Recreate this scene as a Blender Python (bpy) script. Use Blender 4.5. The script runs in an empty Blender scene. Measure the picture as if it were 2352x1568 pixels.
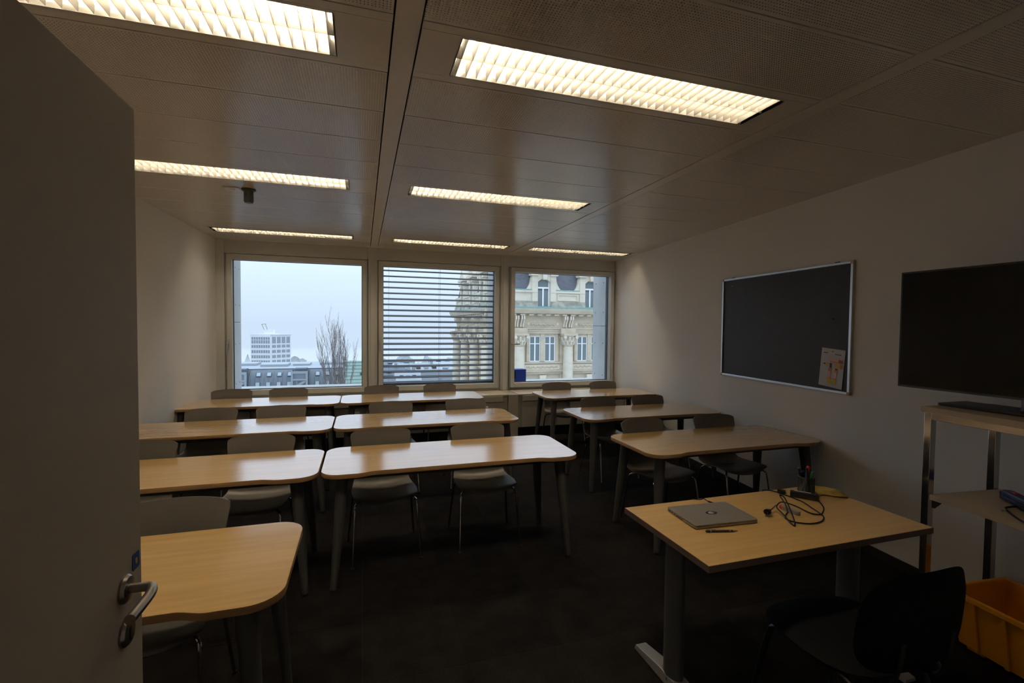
import bpy, bmesh, math, random
from mathutils import Vector, Matrix
random.seed(7)
S = bpy.context.scene
C = S.collection
PI = math.pi

# ------------------------------------------------------------------ camera
YAW, PIT, ROL = .30593, -.03245, .00974
fw = Vector((math.sin(YAW)*math.cos(PIT), math.cos(YAW)*math.cos(PIT), math.sin(PIT)))
rt = Vector((math.cos(YAW), -math.sin(YAW), 0)); up = rt.cross(fw)
r2 = math.cos(ROL)*rt + math.sin(ROL)*up; u2 = -math.sin(ROL)*rt + math.cos(ROL)*up
cam_data = bpy.data.cameras.new('camera'); cam = bpy.data.objects.new('camera', cam_data); C.objects.link(cam)
cam_data.sensor_width = 36; cam_data.lens = 36*1088.87/2352; cam_data.clip_start = .02; cam_data.clip_end = 3000
cam.matrix_world = Matrix(((r2.x, u2.x, -fw.x, 0), (r2.y, u2.y, -fw.y, 0), (r2.z, u2.z, -fw.z, 1.67), (0, 0, 0, 1)))
S.camera = cam

# ------------------------------------------------------------------ sky and exposure
SKY = 1.14
w = bpy.data.worlds.new('overcast_sky'); S.world = w; w.use_nodes = True
nt = w.node_tree; nt.nodes.clear()
o = nt.nodes.new('ShaderNodeOutputWorld'); bg = nt.nodes.new('ShaderNodeBackground')
# CIE standard overcast sky: luminance rises as (1 + 2 sin elevation) from the horizon to the zenith
tc = nt.nodes.new('ShaderNodeTexCoord'); sp = nt.nodes.new('ShaderNodeSeparateXYZ')
cp = nt.nodes.new('ShaderNodeMath'); cp.operation = 'MAXIMUM'; cp.inputs[1].default_value = 0
ml = nt.nodes.new('ShaderNodeMath'); ml.operation = 'MULTIPLY_ADD'; ml.inputs[1].default_value = 2*SKY; ml.inputs[2].default_value = SKY
nt.links.new(tc.outputs['Generated'], sp.inputs[0]); nt.links.new(sp.outputs['Z'], cp.inputs[0]); nt.links.new(cp.outputs[0], ml.inputs[0])
bg.inputs['Color'].default_value = (.60, .73, .905, 1); nt.links.new(ml.outputs[0], bg.inputs['Strength'])
nt.links.new(bg.outputs[0], o.inputs['Surface'])
S.view_settings.view_transform = 'Standard'; S.view_settings.look = 'None'
S.view_settings.exposure = 0.0; S.view_settings.gamma = 1.0; S.view_settings.use_curve_mapping = False
TUBE = 114.0            # brightness of the fluorescent tubes
S.cycles.max_bounces = 10; S.cycles.diffuse_bounces = 7; S.cycles.glossy_bounces = 4
S.cycles.transparent_max_bounces = 16; S.cycles.volume_bounces = 1
S.cycles.sample_clamp_indirect = 6.0

# ------------------------------------------------------------------ materials
def mat(name, col, rough=.6, metal=0., spec=.5, emit=None, es=0., noise=None, bump=None, coat=0.):
    m = bpy.data.materials.new(name); m.use_nodes = True
    n = m.node_tree.nodes; l = m.node_tree.links; b = n['Principled BSDF']
    b.inputs['Base Color'].default_value = (*col, 1); b.inputs['Roughness'].default_value = rough
    b.inputs['Metallic'].default_value = metal; b.inputs['Specular IOR Level'].default_value = spec
    if coat: b.inputs['Coat Weight'].default_value = coat; b.inputs['Coat Roughness'].default_value = .15
    if emit: b.inputs['Emission Color'].default_value = (*emit, 1); b.inputs['Emission Strength'].default_value = es
    if noise or bump:
        t = n.new('ShaderNodeTexCoord')
    if noise:                     # (scale xyz, second colour, contrast lo, hi)
        mp = n.new('ShaderNodeMapping'); mp.inputs['Scale'].default_value = noise[0]
        nz = n.new('ShaderNodeTexNoise'); nz.inputs['Scale'].default_value = 1; nz.inputs['Detail'].default_value = 5
        rr = n.new('ShaderNodeValToRGB'); rr.color_ramp.elements[0].position = noise[2]; rr.color_ramp.elements[1].position = noise[3]
        rr.color_ramp.elements[0].color = (*col, 1); rr.color_ramp.elements[1].color = (*noise[1], 1)
        l.new(t.outputs['Object'], mp.inputs[0]); l.new(mp.outputs[0], nz.inputs['Vector']); l.new(nz.outputs[0], rr.inputs[0]); l.new(rr.outputs[0], b.inputs['Base Color'])
    if bump:                      # (scale, strength, distance)
        nb = n.new('ShaderNodeTexNoise'); nb.inputs['Scale'].default_value = bump[0]; nb.inputs['Detail'].default_value = 4
        bp = n.new('ShaderNodeBump'); bp.inputs['Strength'].default_value = bump[1]; bp.inputs['Distance'].default_value = bump[2]
        l.new(t.outputs['Object'], nb.inputs['Vector']); l.new(nb.outputs[0], bp.inputs['Height']); l.new(bp.outputs[0], b.inputs['Normal'])
    return m

def wood(name, a, b_, c, rough):
    m = mat(name, a, rough, spec=.8, coat=.7); n = m.node_tree.nodes; l = m.node_tree.links; b = n['Principled BSDF']
    t = n.new('ShaderNodeTexCoord'); mp = n.new('ShaderNodeMapping'); mp.inputs['Scale'].default_value = (1.6, 26, 26)
    oi = n.new('ShaderNodeObjectInfo'); ad = n.new('ShaderNodeVectorMath'); ad.operation = 'ADD'
    sc = n.new('ShaderNodeVectorMath'); sc.operation = 'SCALE'; sc.inputs['Scale'].default_value = 7
    cx = n.new('ShaderNodeCombineXYZ'); l.new(oi.outputs['Random'], cx.inputs[0]); l.new(oi.outputs['Random'], cx.inputs[1])
    l.new(cx.outputs[0], sc.inputs[0]); l.new(t.outputs['Object'], ad.inputs[0]); l.new(sc.outputs[0], ad.inputs[1])
    nz = n.new('ShaderNodeTexNoise'); nz.inputs['Scale'].default_value = 1.2; nz.inputs['Detail'].default_value = 6; nz.inputs['Distortion'].default_value = .35
    rr = n.new('ShaderNodeValToRGB'); e = rr.color_ramp.elements
    e[0].position = .3; e[0].color = (*a, 1); e[1].position = .72; e[1].color = (*c, 1); k = e.new(.5); k.color = (*b_, 1)
    l.new(ad.outputs[0], mp.inputs[0]); l.new(mp.outputs[0], nz.inputs['Vector']); l.new(nz.outputs[0], rr.inputs[0]); l.new(rr.outputs[0], b.inputs['Base Color'])
    return m

M = {}
M['wall'] = mat('painted_wall', (.84, .82, .78), .85, spec=.2, bump=(180, .25, .002))
M['ceil'] = mat('ceiling_metal', (.70, .67, .61), .22, spec=.7)
M['ceil_dark'] = mat('ceiling_void', (.02, .02, .02), .9)
M['frame'] = mat('window_frame_paint', (.60, .61, .595), .45)
M['frame_lt'] = mat('pilaster_paint', (.64, .65, .64), .45)
M['cab'] = mat('cabinet_paint', (.55, .51, .43), .45)
M['sill'] = mat('sill_laminate', (.60, .54, .43), .35)
M['base'] = mat('baseboard_black', (.012, .011, .010), .7)
M['wood'] = wood('beech_laminate', (.56, .345, .125), (.60, .38, .145), (.645, .42, .17), .16)
M['wood_d'] = wood('beech_laminate_desk', (.545, .33, .11), (.585, .365, .13), (.63, .405, .155), .38)
M['edge'] = mat('beech_edge_shaded', (.36, .20, .09), .5, noise=((2, 30, 30), (.42, .25, .11), .35, .65))  # brown edge band, with the shade on the table sides partly in its colour
M['shelf'] = mat('maple_shelf', (.50, .39, .27), .5, noise=((30, 2, 30), (.55, .44, .31), .3, .7))
M['leg'] = mat('table_leg_grey', (.062, .060, .058), .45)
M['plastic'] = mat('chair_plastic', (.135, .122, .105), .42, bump=(500, .15, .0006))
M['chrome'] = mat('chrome', (.62, .62, .62), .12, metal=1)
M['steel'] = mat('brushed_steel', (.42, .39, .35), .32, metal=1)
M['alu'] = mat('aluminium', (.62, .64, .67), .35, metal=.85)
M['grey_metal'] = mat('desk_leg_grey', (.095, .098, .10), .45, metal=.2)
M['foot_metal'] = mat('desk_foot_silver', (.30, .30, .30), .4, metal=.4)
M['edge_dk'] = mat('edge_band_brown', (.15, .10, .08), .5)
M['silver'] = mat('laptop_silver', (.30, .285, .26), .38, metal=.55)
M['black'] = mat('black_plastic', (.012, .012, .012), .4)
M['rubber'] = mat('black_rubber', (.006, .006, .007), .5, spec=.2)
M['screen'] = mat('tv_screen', (.006, .0055, .005), .2, spec=.2)
M['board'] = mat('board_surface', (.034, .031, .028), .6, noise=((9, 9, 9), (.042, .039, .036), .3, .7))
M['fabric'] = mat('black_upholstery', (.0025, .0025, .003), .75, spec=.10)
M['white'] = mat('white_plastic', (.75, .74, .70), .4)
M['door'] = mat('door_laminate', (.52, .46, .375), .6, bump=(300, .08, .001))
M['yellow'] = mat('yellow_plastic', (.75, .30, .012), .45)
M['cloth'] = mat('yellow_cloth', (.50, .33, .05), .9, noise=((14, 14, 14), (.26, .17, .05), .35, .65), bump=(120, .5, .003))
M['red'] = mat('red_plastic', (.6, .02, .025), .4)
M['green'] = mat('green_plastic', (.02, .16, .05), .4)
M['blue'] = mat('blue_plastic', (.02, .04, .30), .4)
M['navy'] = mat('navy_plastic', (.012, .025, .10), .4)
M['sticker'] = mat('blue_sticker', (.02, .08, .30), .5)
M['bluebox'] = mat('blue_box', (.035, .075, .42), .5)
M['paper'] = mat('paper', (.58, .58, .61), .7)
M['usb_grey'] = mat('smoky_grey_plastic', (.26, .245, .22), .35)
M['orange'] = mat('orange_print', (.75, .26, .06), .7); M['pink'] = mat('pink_print', (.72, .48, .40), .7)
M['tan'] = mat('tan_print', (.70, .42, .14), .7); M['lime'] = mat('lime_print', (.60, .50, .03), .7); M['ink'] = mat('dark_print', (.08, .08, .09), .7)
M['gold'] = mat('gold_pin', (.5, .32, .06), .3, metal=1)
M['concrete'] = mat('concrete', (.47, .48, .47), .85, noise=((3, 3, 3), (.56, .56, .55), .3, .7), bump=(40, .3, .004))
M['slat'] = mat('blind_slat', (.045, .045, .048), .5)
M['slat_hem'] = mat('blind_rail', (.10, .10, .10), .5)
M['lamp_white'] = mat('lamp_reflector', (.64, .63, .60), .45)
M['louver'] = mat('louver_aluminium', (.30, .29, .265), .5)
M['tube'] = mat('fluorescent_tube', (.9, .9, .9), .4, emit=(1., .83, .60), es=TUBE)
# exterior
M['stone'] = mat('limestone', (.60, .51, .375), .85, noise=((1.2, 1.2, 2.2), (.47, .41, .315), .4, .75), bump=(6, .4, .03))
M['stone_w'] = mat('pale_limestone', (.68, .61, .49), .85, noise=((1, 1, 2), (.55, .49, .39), .45, .8))
M['stone_g'] = mat('weathered_stone', (.24, .235, .20), .9, noise=((2, 2, 2), (.42, .39, .32), .35, .65))
M['slate'] = mat('slate', (.09, .095, .115), .6, noise=((3, 3, 9), (.14, .14, .16), .3, .7))
M['copper'] = mat('copper_green', (.13, .25, .23), .7, noise=((4, 4, 4), (.22, .34, .30), .35, .65))
M['wwhite'] = mat('white_joinery', (.82, .83, .85), .5)
M['wglass'] = mat('facade_glass', (.17, .21, .21), .2, spec=.6)
M['tower'] = mat('tower_white', (.74, .74, .74), .8)
M['tglass'] = mat('tower_glass_hazed', (.25, .30, .345), .35)  # lightened: the haze over the tower windows is put into this colour
M['zinc'] = mat('zinc_roof', (.09, .112, .135), .6, noise=((.6, .6, .6), (.115, .138, .16), .3, .7))
M['zinc_l'] = mat('zinc_light', (.30, .335, .37), .6)
M['skyl'] = mat('skylight', (.30, .36, .40), .2)
M['bark'] = mat('bark', (.17, .14, .13), .9)
M['mist_tree'] = mat('winter_wood', (.14, .15, .14), 1.0)
M['ground'] = mat('city_ground', (.15, .16, .17), .95, noise=((.05, .05, .05), (.20, .21, .21), .3, .7))
M['roof_w'] = mat('pale_roof', (.33, .36, .39), .7)

# glass: clear pane with a Fresnel reflection
g = bpy.data.materials.new('clear_glass'); g.use_nodes = True; n = g.node_tree.nodes; l = g.node_tree.links; n.clear()
go = n.new('ShaderNodeOutputMaterial'); mx = n.new('ShaderNodeMixShader'); tr = n.new('ShaderNodeBsdfTransparent'); gl = n.new('ShaderNodeBsdfGlossy'); lw = n.new('ShaderNodeFresnel')
gl.inputs['Roughness'].default_value = .02; lw.inputs['IOR'].default_value = 1.35; tr.inputs['Color'].default_value = (.985, .995, .99, 1)
l.new(lw.outputs[0], mx.inputs[0]); l.new(tr.outputs[0], mx.inputs[1]); l.new(gl.outputs[0], mx.inputs[2]); l.new(mx.outputs[0], go.inputs[0]); M['glass'] = g

# perforated ceiling panel: staggered holes
m = mat('perforated_panel', (.70, .67, .61), .22, spec=.7); n = m.node_tree.nodes; l = m.node_tree.links; b = n['Principled BSDF']
tcn = n.new('ShaderNodeTexCoord'); sc = n.new('ShaderNodeVectorMath'); sc.operation = 'SCALE'; sc.inputs['Scale'].default_value = 1/.0126
l.new(tcn.outputs['Object'], sc.inputs[0])
ds = []
for off in (0.,):
    a = n.new('ShaderNodeVectorMath'); a.operation = 'ADD'; a.inputs[1].default_value = (off, off, 0)
    f = n.new('ShaderNodeVectorMath'); f.operation = 'FRACTION'
    s_ = n.new('ShaderNodeVectorMath'); s_.operation = 'SUBTRACT'; s_.inputs[1].default_value = (.5, .5, 0)
    mu = n.new('ShaderNodeVectorMath'); mu.operation = 'MULTIPLY'; mu.inputs[1].default_value = (1, 1, 0)
    le = n.new('ShaderNodeVectorMath'); le.operation = 'LENGTH'
    l.new(sc.outputs[0], a.inputs[0]); l.new(a.outputs[0], f.inputs[0]); l.new(f.outputs[0], s_.inputs[0]); l.new(s_.outputs[0], mu.inputs[0]); l.new(mu.outputs[0], le.inputs[0]); ds.append(le.outputs['Value'])
lt = n.new('ShaderNodeMath'); lt.operation = 'LESS_THAN'; lt.inputs[1].default_value = .175; l.new(ds[0], lt.inputs[0])
sx = n.new('ShaderNodeSeparateXYZ'); l.new(tcn.outputs['Object'], sx.inputs[0])
ab = n.new('ShaderNodeMath'); ab.operation = 'ABSOLUTE'; l.new(sx.outputs['Y'], ab.inputs[0])
l2 = n.new('ShaderNodeMath'); l2.operation = 'LESS_THAN'; l2.inputs[1].default_value = .187; l.new(ab.outputs[0], l2.inputs[0])
ml = n.new('ShaderNodeMath'); ml.operation = 'MULTIPLY'; l.new(lt.outputs[0], ml.inputs[0]); l.new(l2.outputs[0], ml.inputs[1])
mc = n.new('ShaderNodeMix'); mc.data_type = 'RGBA'; mc.inputs['A'].default_value = (.70, .665, .60, 1); mc.inputs['B'].default_value = (.03, .028, .025, 1)
l.new(ml.outputs[0], mc.inputs['Factor']); l.new(mc.outputs['Result'], b.inputs['Base Color']); M['perf'] = m

# carpet
m = mat('carpet', (.02, .016, .014), 1., spec=.1); n = m.node_tree.nodes; l = m.node_tree.links; b = n['Principled BSDF']
ge = n.new('ShaderNodeNewGeometry'); n1 = n.new('ShaderNodeTexNoise'); n1.inputs['Scale'].default_value = 160; n1.inputs['Detail'].default_value = 3
n2 = n.new('ShaderNodeTexNoise'); n2.inputs['Scale'].default_value = 7; n2.inputs['Detail'].default_value = 5
oi = n.new('ShaderNodeObjectInfo'); ma = n.new('ShaderNodeMath'); ma.operation = 'MULTIPLY_ADD'; ma.inputs[1].default_value = .16
l.new(ge.outputs['Position'], n1.inputs['Vector']); l.new(ge.outputs['Position'], n2.inputs['Vector'])
m2 = n.new('ShaderNodeMath'); m2.operation = 'MULTIPLY'; l.new(n1.outputs[0], m2.inputs[0]); l.new(n2.outputs[0], m2.inputs[1])
l.new(oi.outputs['Random'], ma.inputs[0]); l.new(m2.outputs[0], ma.inputs[2])
rr = n.new('ShaderNodeValToRGB'); rr.color_ramp.elements[0].position = .18; rr.color_ramp.elements[0].color = (.0014, .0012, .0011, 1)
rr.color_ramp.elements[1].position = .6; rr.color_ramp.elements[1].color = (.0165, .0138, .0125, 1)
l.new(ma.outputs[0], rr.inputs[0]); l.new(rr.outputs[0], b.inputs['Base Color'])
bp = n.new('ShaderNodeBump'); bp.inputs['Strength'].default_value = .6; bp.inputs['Distance'].default_value = .004
l.new(n1.outputs[0], bp.inputs['Height']); l.new(bp.outputs[0], b.inputs['Normal']); M['carpet'] = m

# ------------------------------------------------------------------ builders
class MB:
    def __init__(s): s.v = []; s.f = []
    def add(s, vs, fs):
        k = len(s.v); s.v += [tuple(p) for p in vs]; s.f += [tuple(k+i for i in f) for f in fs]; return s
    def box(s, x0, x1, y0, y1, z0, z1, mtx=None):
        vs = [Vector((x, y, z)) for z in (z0, z1) for y in (y0, y1) for x in (x0, x1)]
        if mtx: vs = [mtx @ p for p in vs]
        return s.add(vs, [(0, 2, 3, 1), (4, 5, 7, 6), (0, 1, 5, 4), (2, 6, 7, 3), (0, 4, 6, 2), (1, 3, 7, 5)])
    def prism(s, poly, a0, a1, axis='z'):
        n = len(poly); q = []
        for a in (a0, a1):
            for (p, r) in poly: q.append({'z': (p, r, a), 'y': (p, a, r), 'x': (a, p, r)}[axis])
        return s.add(q, [tuple(range(n))[::-1], tuple(range(n, 2*n))] + [(i, (i+1) % n, n+(i+1) % n, n+i) for i in range(n)])
    def tube(s, pts, r, seg=8, cap=True, sq=1.):
        pts = [Vector(p) for p in pts]; n = len(pts); rs = r if isinstance(r, (list, tuple)) else [r]*n
        t0 = (pts[1]-pts[0]).normalized(); ref = Vector((0, 0, 1)) if abs(t0.z) < .9 else Vector((1, 0, 0))
        a = t0.cross(ref).normalized(); k = len(s.v)
        for i in range(n):
            t = (pts[min(i+1, n-1)]-pts[max(i-1, 0)]).normalized()
            a = (a - t*a.dot(t)).normalized(); b = t.cross(a)
            for j in range(seg):
                an = 2*PI*j/seg; s.v.append(tuple(pts[i] + rs[i]*(math.cos(an)*a + sq*math.sin(an)*b)))
        for i in range(n-1):
            for j in range(seg):
                s.f.append((k+i*seg+j, k+i*seg+(j+1) % seg, k+(i+1)*seg+(j+1) % seg, k+(i+1)*seg+j))
        if cap:
            s.f.append(tuple(k+j for j in range(seg))[::-1]); s.f.append(tuple(k+(n-1)*seg+j for j in range(seg)))
        return s
    def lathe(s, prof, seg=16, c=(0, 0, 0), mtx=None):
        k = len(s.v); n = len(prof)
        for (r, z) in prof:
            for j in range(seg):
                p = Vector((r*math.cos(2*PI*j/seg), r*math.sin(2*PI*j/seg), z))
                if mtx: p = mtx @ p
                s.v.append(tuple(p + Vector(c)))
        for i in range(n-1):
            for j in range(seg): s.f.append((k+i*seg+j, k+i*seg+(j+1) % seg, k+(i+1)*seg+(j+1) % seg, k+(i+1)*seg+j))
        s.f.append(tuple(k+j for j in range(seg))[::-1]); s.f.append(tuple(k+(n-1)*seg+j for j in range(seg)))
        return s
    def grid(s, fn, nu, nv):
        k = len(s.v)
        for i in range(nu+1):
            for j in range(nv+1): s.v.append(tuple(fn(i/nu, j/nv)))
        for i in range(nu):
            for j in range(nv): a = k+i*(nv+1)+j; s.f.append((a, a+1, a+nv+2, a+nv+1))
        return s
    def mesh(s, name, m, smooth=35, bevel=0, solid=0, subd=0):
        me = bpy.data.meshes.new(name); me.from_pydata(s.v, [], s.f); bm = bmesh.new(); bm.from_mesh(me)
        if solid: bmesh.ops.solidify(bm, geom=bm.faces[:], thickness=solid)
        bmesh.ops.recalc_face_normals(bm, faces=bm.faces[:])
        flat = set(); tot = sum(f.calc_area() for f in bm.faces) or 1
        big = [f.normal.copy() for f in bm.faces if f.calc_area() > .04*tot or len(bm.faces) <= 12]
        if bevel:
            es = [e for e in bm.edges if len(e.link_faces) == 2 and e.calc_face_angle(0) > .6]
            bmesh.ops.bevel(bm, geom=es, offset=bevel, segments=2, profile=.6, affect='EDGES', clamp_overlap=True)
            bm.normal_update(); bm.faces.index_update()
            flat = {f.index for f in bm.faces if any(f.normal.dot(q) > .99995 for q in big)}
        bm.to_mesh(me); bm.free()
        if m: me.materials.append(M[m])
        if smooth:
            me.set_sharp_from_angle(angle=math.radians(smooth))
            for p in me.polygons: p.use_smooth = p.index not in flat and len(p.vertices) <= 12
        return me
    def build(s, name, m, parent=None, loc=None, **k):
        return inst(name, s.mesh(name, m, **k), parent, loc)

def inst(name, me, parent=None, loc=None, rot=None):
    ob = bpy.data.objects.new(name, me); C.objects.link(ob)
    if parent: ob.parent = parent
    if loc: ob.location = loc
    if rot: ob.rotation_euler = rot
    return ob
def tag(ob, label=None, cat=None, group=None, kind=None):
    for k, v in (('label', label), ('category', cat), ('group', group), ('kind', kind)):
        if v: ob[k] = v
    return ob
def thing(name, label, cat, loc=(0, 0, 0), rz=0, group=None):
    ob = bpy.data.objects.new(name, None); C.objects.link(ob); ob.location = loc; ob.rotation_euler = (0, 0, rz); ob.empty_display_size = .1
    return tag(ob, label, cat, group)
def struct(name, loc=(0, 0, 0), rz=0):
    ob = bpy.data.objects.new(name, None); C.objects.link(ob); ob.location = loc; ob.rotation_euler = (0, 0, rz); ob['kind'] = 'structure'; return ob
def copy_tree(ob, parent=None):
    c = ob.copy(); C.objects.link(c)
    if parent: c.parent = parent
    for ch in ob.children: copy_tree(ch, c)
    return c
def part(mb, name, m, parent, **k): return mb.build(name, m, parent, **k)
def bez(pts, n=6):
    """Catmull-Rom through points"""
    P = [Vector(p) for p in pts]; P = [2*P[0]-P[1]] + P + [2*P[-1]-P[-2]]; out = []
    for i in range(1, len(P)-2):
        for j in range(n):
            t = j/n; a, b, c, d = P[i-1:i+3]
            out.append(.5*((2*b)+(c-a)*t+(2*a-5*b+4*c-d)*t*t+(3*b-a-3*c+d)*t**3))
    out.append(P[-2]); return out

# ------------------------------------------------------------------ room shell
ZC = 2.79; YW = 7.224; YB = -1.5
SR = .10734; XR = 4.117
SL = .03312; XL = -1.8605
def xr(y): return XR + SR*(y-YW)
def xl(y): return XL + SL*(y-YW)
AR = -math.atan(SR)

fl = MB().box(-2.6, 4.6, YB-.2, YW+.25, -.25, -.012).build('floor', 'base'); tag(fl, kind='structure')
tile = MB().box(-.2493, .2493, -.2493, .2493, -.012, 0).mesh('carpet_tile', 'carpet', smooth=0)
y = .25
while y < YW:
    x = -2.0
    while x < 4.2:
        if x+.5 > xl(y)-.1 and x < xr(y)+.1: inst('carpet_tile', tile, fl, (x+.25, y+.25 if y+.5 < YW+.2 else YW-.05, 0))
        x += .5
    y += .5
wl = MB().prism([(xl(YB), YB), (xl(YW+.2), YW+.2), (xl(YW)-.2, YW+.2), (xl(YB)-.2, YB)], -.1, ZC+.25).build('wall_left', 'wall', smooth=0); tag(wl, kind='structure')
wr = MB().prism([(xr(YB), YB), (xr(YB)+.2, YB), (xr(YW)+.2, YW+.2), (xr(YW+.2), YW+.2)], -.1, ZC+.25).build('wall_right', 'wall', smooth=0); tag(wr, kind='structure')
wb = MB().box(-2.6, 4.2, YB-.2, YB, -.1, ZC+.25).build('wall_corridor', 'wall', smooth=0); tag(wb, kind='structure')
wn = MB().box(-2.35, -.50, -.08, .10, 0, ZC+.2).box(.50, 3.36, -.08, .10, 0, ZC+.2).box(-.5, .5, -.08, .10, 2.14, ZC+.2).build('wall_near', 'wall', smooth=0); tag(wn, kind='structure')
bb = struct('baseboard_right', (XR, YW, 0), AR)
MB().box(-.012, 0, -(YW-.12)/math.cos(AR), 0, 0, .064).build('board', 'base', bb, bevel=.002)
bb = struct('baseboard_left', (XL, YW, 0), -math.atan(SL))
MB().box(0, .012, -7.1, 0, 0, .064).build('board', 'base', bb, bevel=.002)

# ceiling: slab, two profile beams, perforated panels, rails beside the lights
ce = MB().box(-2.6, 4.6, YB-.2, YW+.25, ZC+.20, ZC+.40).build('ceiling', 'ceil_dark', smooth=0); tag(ce, kind='structure')
B1 = (.110, .213); B2 = (2.152, 2.254); Y0 = 1.385; PITCH = .414
ROWS = [Y0+PITCH*i for i in range(-3, 14)]
for b_ in (B1, B2):
    MB().box(b_[0]+.004, b_[1]-.004, .10, YW-.14, ZC-.003, ZC+.05).build('ceiling_beam', 'ceil', ce, bevel=.002)
MB().box(-2.2, 4.3, YW-.14, YW+.05, ZC-.002, ZC+.05).build('ceiling_edge_strip', 'ceil', ce)
MB().box(-2.3, 3.6, YB, .10, ZC, ZC+.05).build('corridor_ceiling', 'ceil', ce)
LAMP_ROWS = {0: (1, 6, 12), 1: (1, 6, 12), 2: (12,)}       # index counted from Y0
def bay_x(b_, y):
    return {0: (xl(y)-.02, B1[0]), 1: (B1[1], B2[0]), 2: (B2[1], xr(y)+.02)}[b_]
for b_ in range(3):
    for i in range(-3, 14):
        y0 = Y0+PITCH*i; y1 = min(y0+PITCH, YW-.14)
        if y1-y0 < .1: continue
        if i in LAMP_ROWS[b_]:
            x0, x1 = bay_x(b_, y0)
            for (a, c) in ((y0+.002, y0+.048), (y1-.048, y1-.002)):
                MB().box(x0+.002, x1-.002, a, c, ZC, ZC+.03).build('ceiling_rail', 'ceil', ce, bevel=.0015)
            continue
        xa, xb = bay_x(b_, y0); xc, xd = bay_x(b_, y1); cy = (y0+y1)/2; cx = (xa+xb)/2; h = (y1-y0)/2-.003; e = .003
        poly = [(xa+e-cx, -h), (xb-e-cx, -h), (xd-e-cx, h), (xc+e-cx, h)]
        MB().prism(poly, 0, .025).build('ceiling_panel', 'perf', ce, (cx, cy, ZC), bevel=.0012)

# ------------------------------------------------------------------ recessed louvre lights
LW, LH, NB = 1.61, .285, 34
lamp_me = None
def make_lamp():
    t = thing('ceiling_light', '', 'ceiling light'); hx = LW/2; hy = LH/2
    # plain white pan plate with opening
    return t
def lamp_parts():
    hx, hy = LW/2, LH/2; P = {}
    mb = MB(); d = .105
    prof = [(-hy, 0), (-hy, .03), (-hy*.55, .085), (0, d-.015), (hy*.55, .085), (hy, .03), (hy, 0)]
    out = [(hy+.004, 0), (hy+.004, d+.01), (-hy-.004, d+.01), (-hy-.004, 0)]
    mb.prism(prof+out, -hx, hx, 'x')
    mb.box(-hx-.006, -hx, -hy-.004, hy+.004, 0, d); mb.box(hx, hx+.006, -hy-.004, hy+.004, 0, d)
    P['reflector'] = mb.mesh('reflector', 'lamp_white', smooth=50)
    bl = MB(); pr = [(-.0035, .052), (.0035, .052), (.0006, .002), (-.0006, .002)]
    bl.prism([(x, z) for x, z in pr], -hy+.002, hy-.002, 'y'); P['blade'] = bl.mesh('louver_blade', 'louver', smooth=0)
    P['rail'] = MB().prism([(-.004, .054), (.004, .054), (.0008, .001), (-.0008, .001)], -hx, hx, 'x').mesh('center_rail', 'louver', smooth=0)
    P['tube'] = MB().tube([(-hx+.03, 0, .066), (hx-.03, 0, .066)], .008, 8).mesh('fluorescent_tube', 'tube')
    return P
LP = lamp_parts()
def lamp(b_, row, label, x0=None, x1=None, yc=None):
    y0 = Y0+PITCH*row; yc0 = y0+PITCH/2; yc = yc or yc0
    bx0, bx1 = bay_x(b_, y0)
    if b_ == 0: bx0 -= .0
    xc = {0: -.104-LW/2, 1: .376+LW/2, 2: (2.34+3.90)/2}[b_]
    t = thing('ceiling_light', label, 'ceiling light', (xc, yc, ZC), 0, 'recessed louvre ceiling lights')
    hx, hy = LW/2, LH/2; a0 = y0+.049-yc; a1 = y0+PITCH-.049-yc; e = .003
    sl = 1.0
    k = (bx1-xc-hx) if b_ < 2 else (xr(y0)+.0-xc-hx)
    mb = MB().box(bx0+e-xc, -hx, a0, a1, 0, .02).box(hx, bx1-e-xc, a0, a1, 0, .02)
    mb.box(-hx, hx, a0, -hy, 0, .02).box(-hx, hx, hy, a1, 0, .02)
    mb.build('mounting_plate', 'ceil', t)
    inst('reflector', LP['reflector'], t); inst('center_rail', LP['rail'], t)
    inst('fluorescent_tube', LP['tube'], t, (0, -.055, 0)); inst('fluorescent_tube', LP['tube'], t, (0, .055, 0))
    for i in range(NB): inst('louver_blade', LP['blade'], t, (-hx+LW*(i+.5)/NB, 0, 0))
lamp(0, 1, 'recessed louvred ceiling light above the desk beside the open door')
lamp(0, 6, 'recessed louvred ceiling light with black round sensor close by')
lamp(0, 12, 'recessed louvred ceiling light by window nearest the plain wall', yc=6.50)
lamp(1, 1, 'recessed louvred ceiling light above teacher desk with laptop')
lamp(1, 6, 'recessed louvred ceiling light above aisle between second row desks')
lamp(1, 12, 'recessed louvred ceiling light in front of window with blind', yc=6.50)
lamp(2, 12, 'recessed louvred ceiling light in corner of chalkboard wall and windows', yc=6.50)

# ceiling sensor and socket plate
t = thing('ceiling_sensor', 'black cylindrical sensor hanging from the ceiling', 'sensor', (-.905, 4.48, ZC))
MB().lathe([(.056, 0), (.056, -.006), (.046, -.016), (.037, -.018)], 24).build('flange', 'black', t)
MB().lathe([(.037, -.012), (.037, -.10), (.030, -.113), (.024, -.113)], 24).build('body', 'leg', t)
MB().lathe([(.006, 0), (.006, .003)], 10, c=(-.012, -.0375, -.06), mtx=Matrix.Rotation(PI/2, 3, 'X')).build('lens', 'black', t)
t = thing('ceiling_socket', 'flat white socket plate on ceiling beside black sensor', 'socket', (-1.03, 4.50, ZC))
MB().box(-.06, .06, -.06, .06, -.008, 0).build('plate', 'ceil', t, bevel=.003)
MB().lathe([(.020, -.012), (.020, -.006)], 16).build('outlet', 'ceil', t)
MB().lathe([(.003, -.0125), (.003, -.011)], 8, c=(.008, 0, 0)).lathe([(.003, -.0125), (.003, -.011)], 8, c=(-.008, 0, 0)).build('hole', 'black', t)

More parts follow.
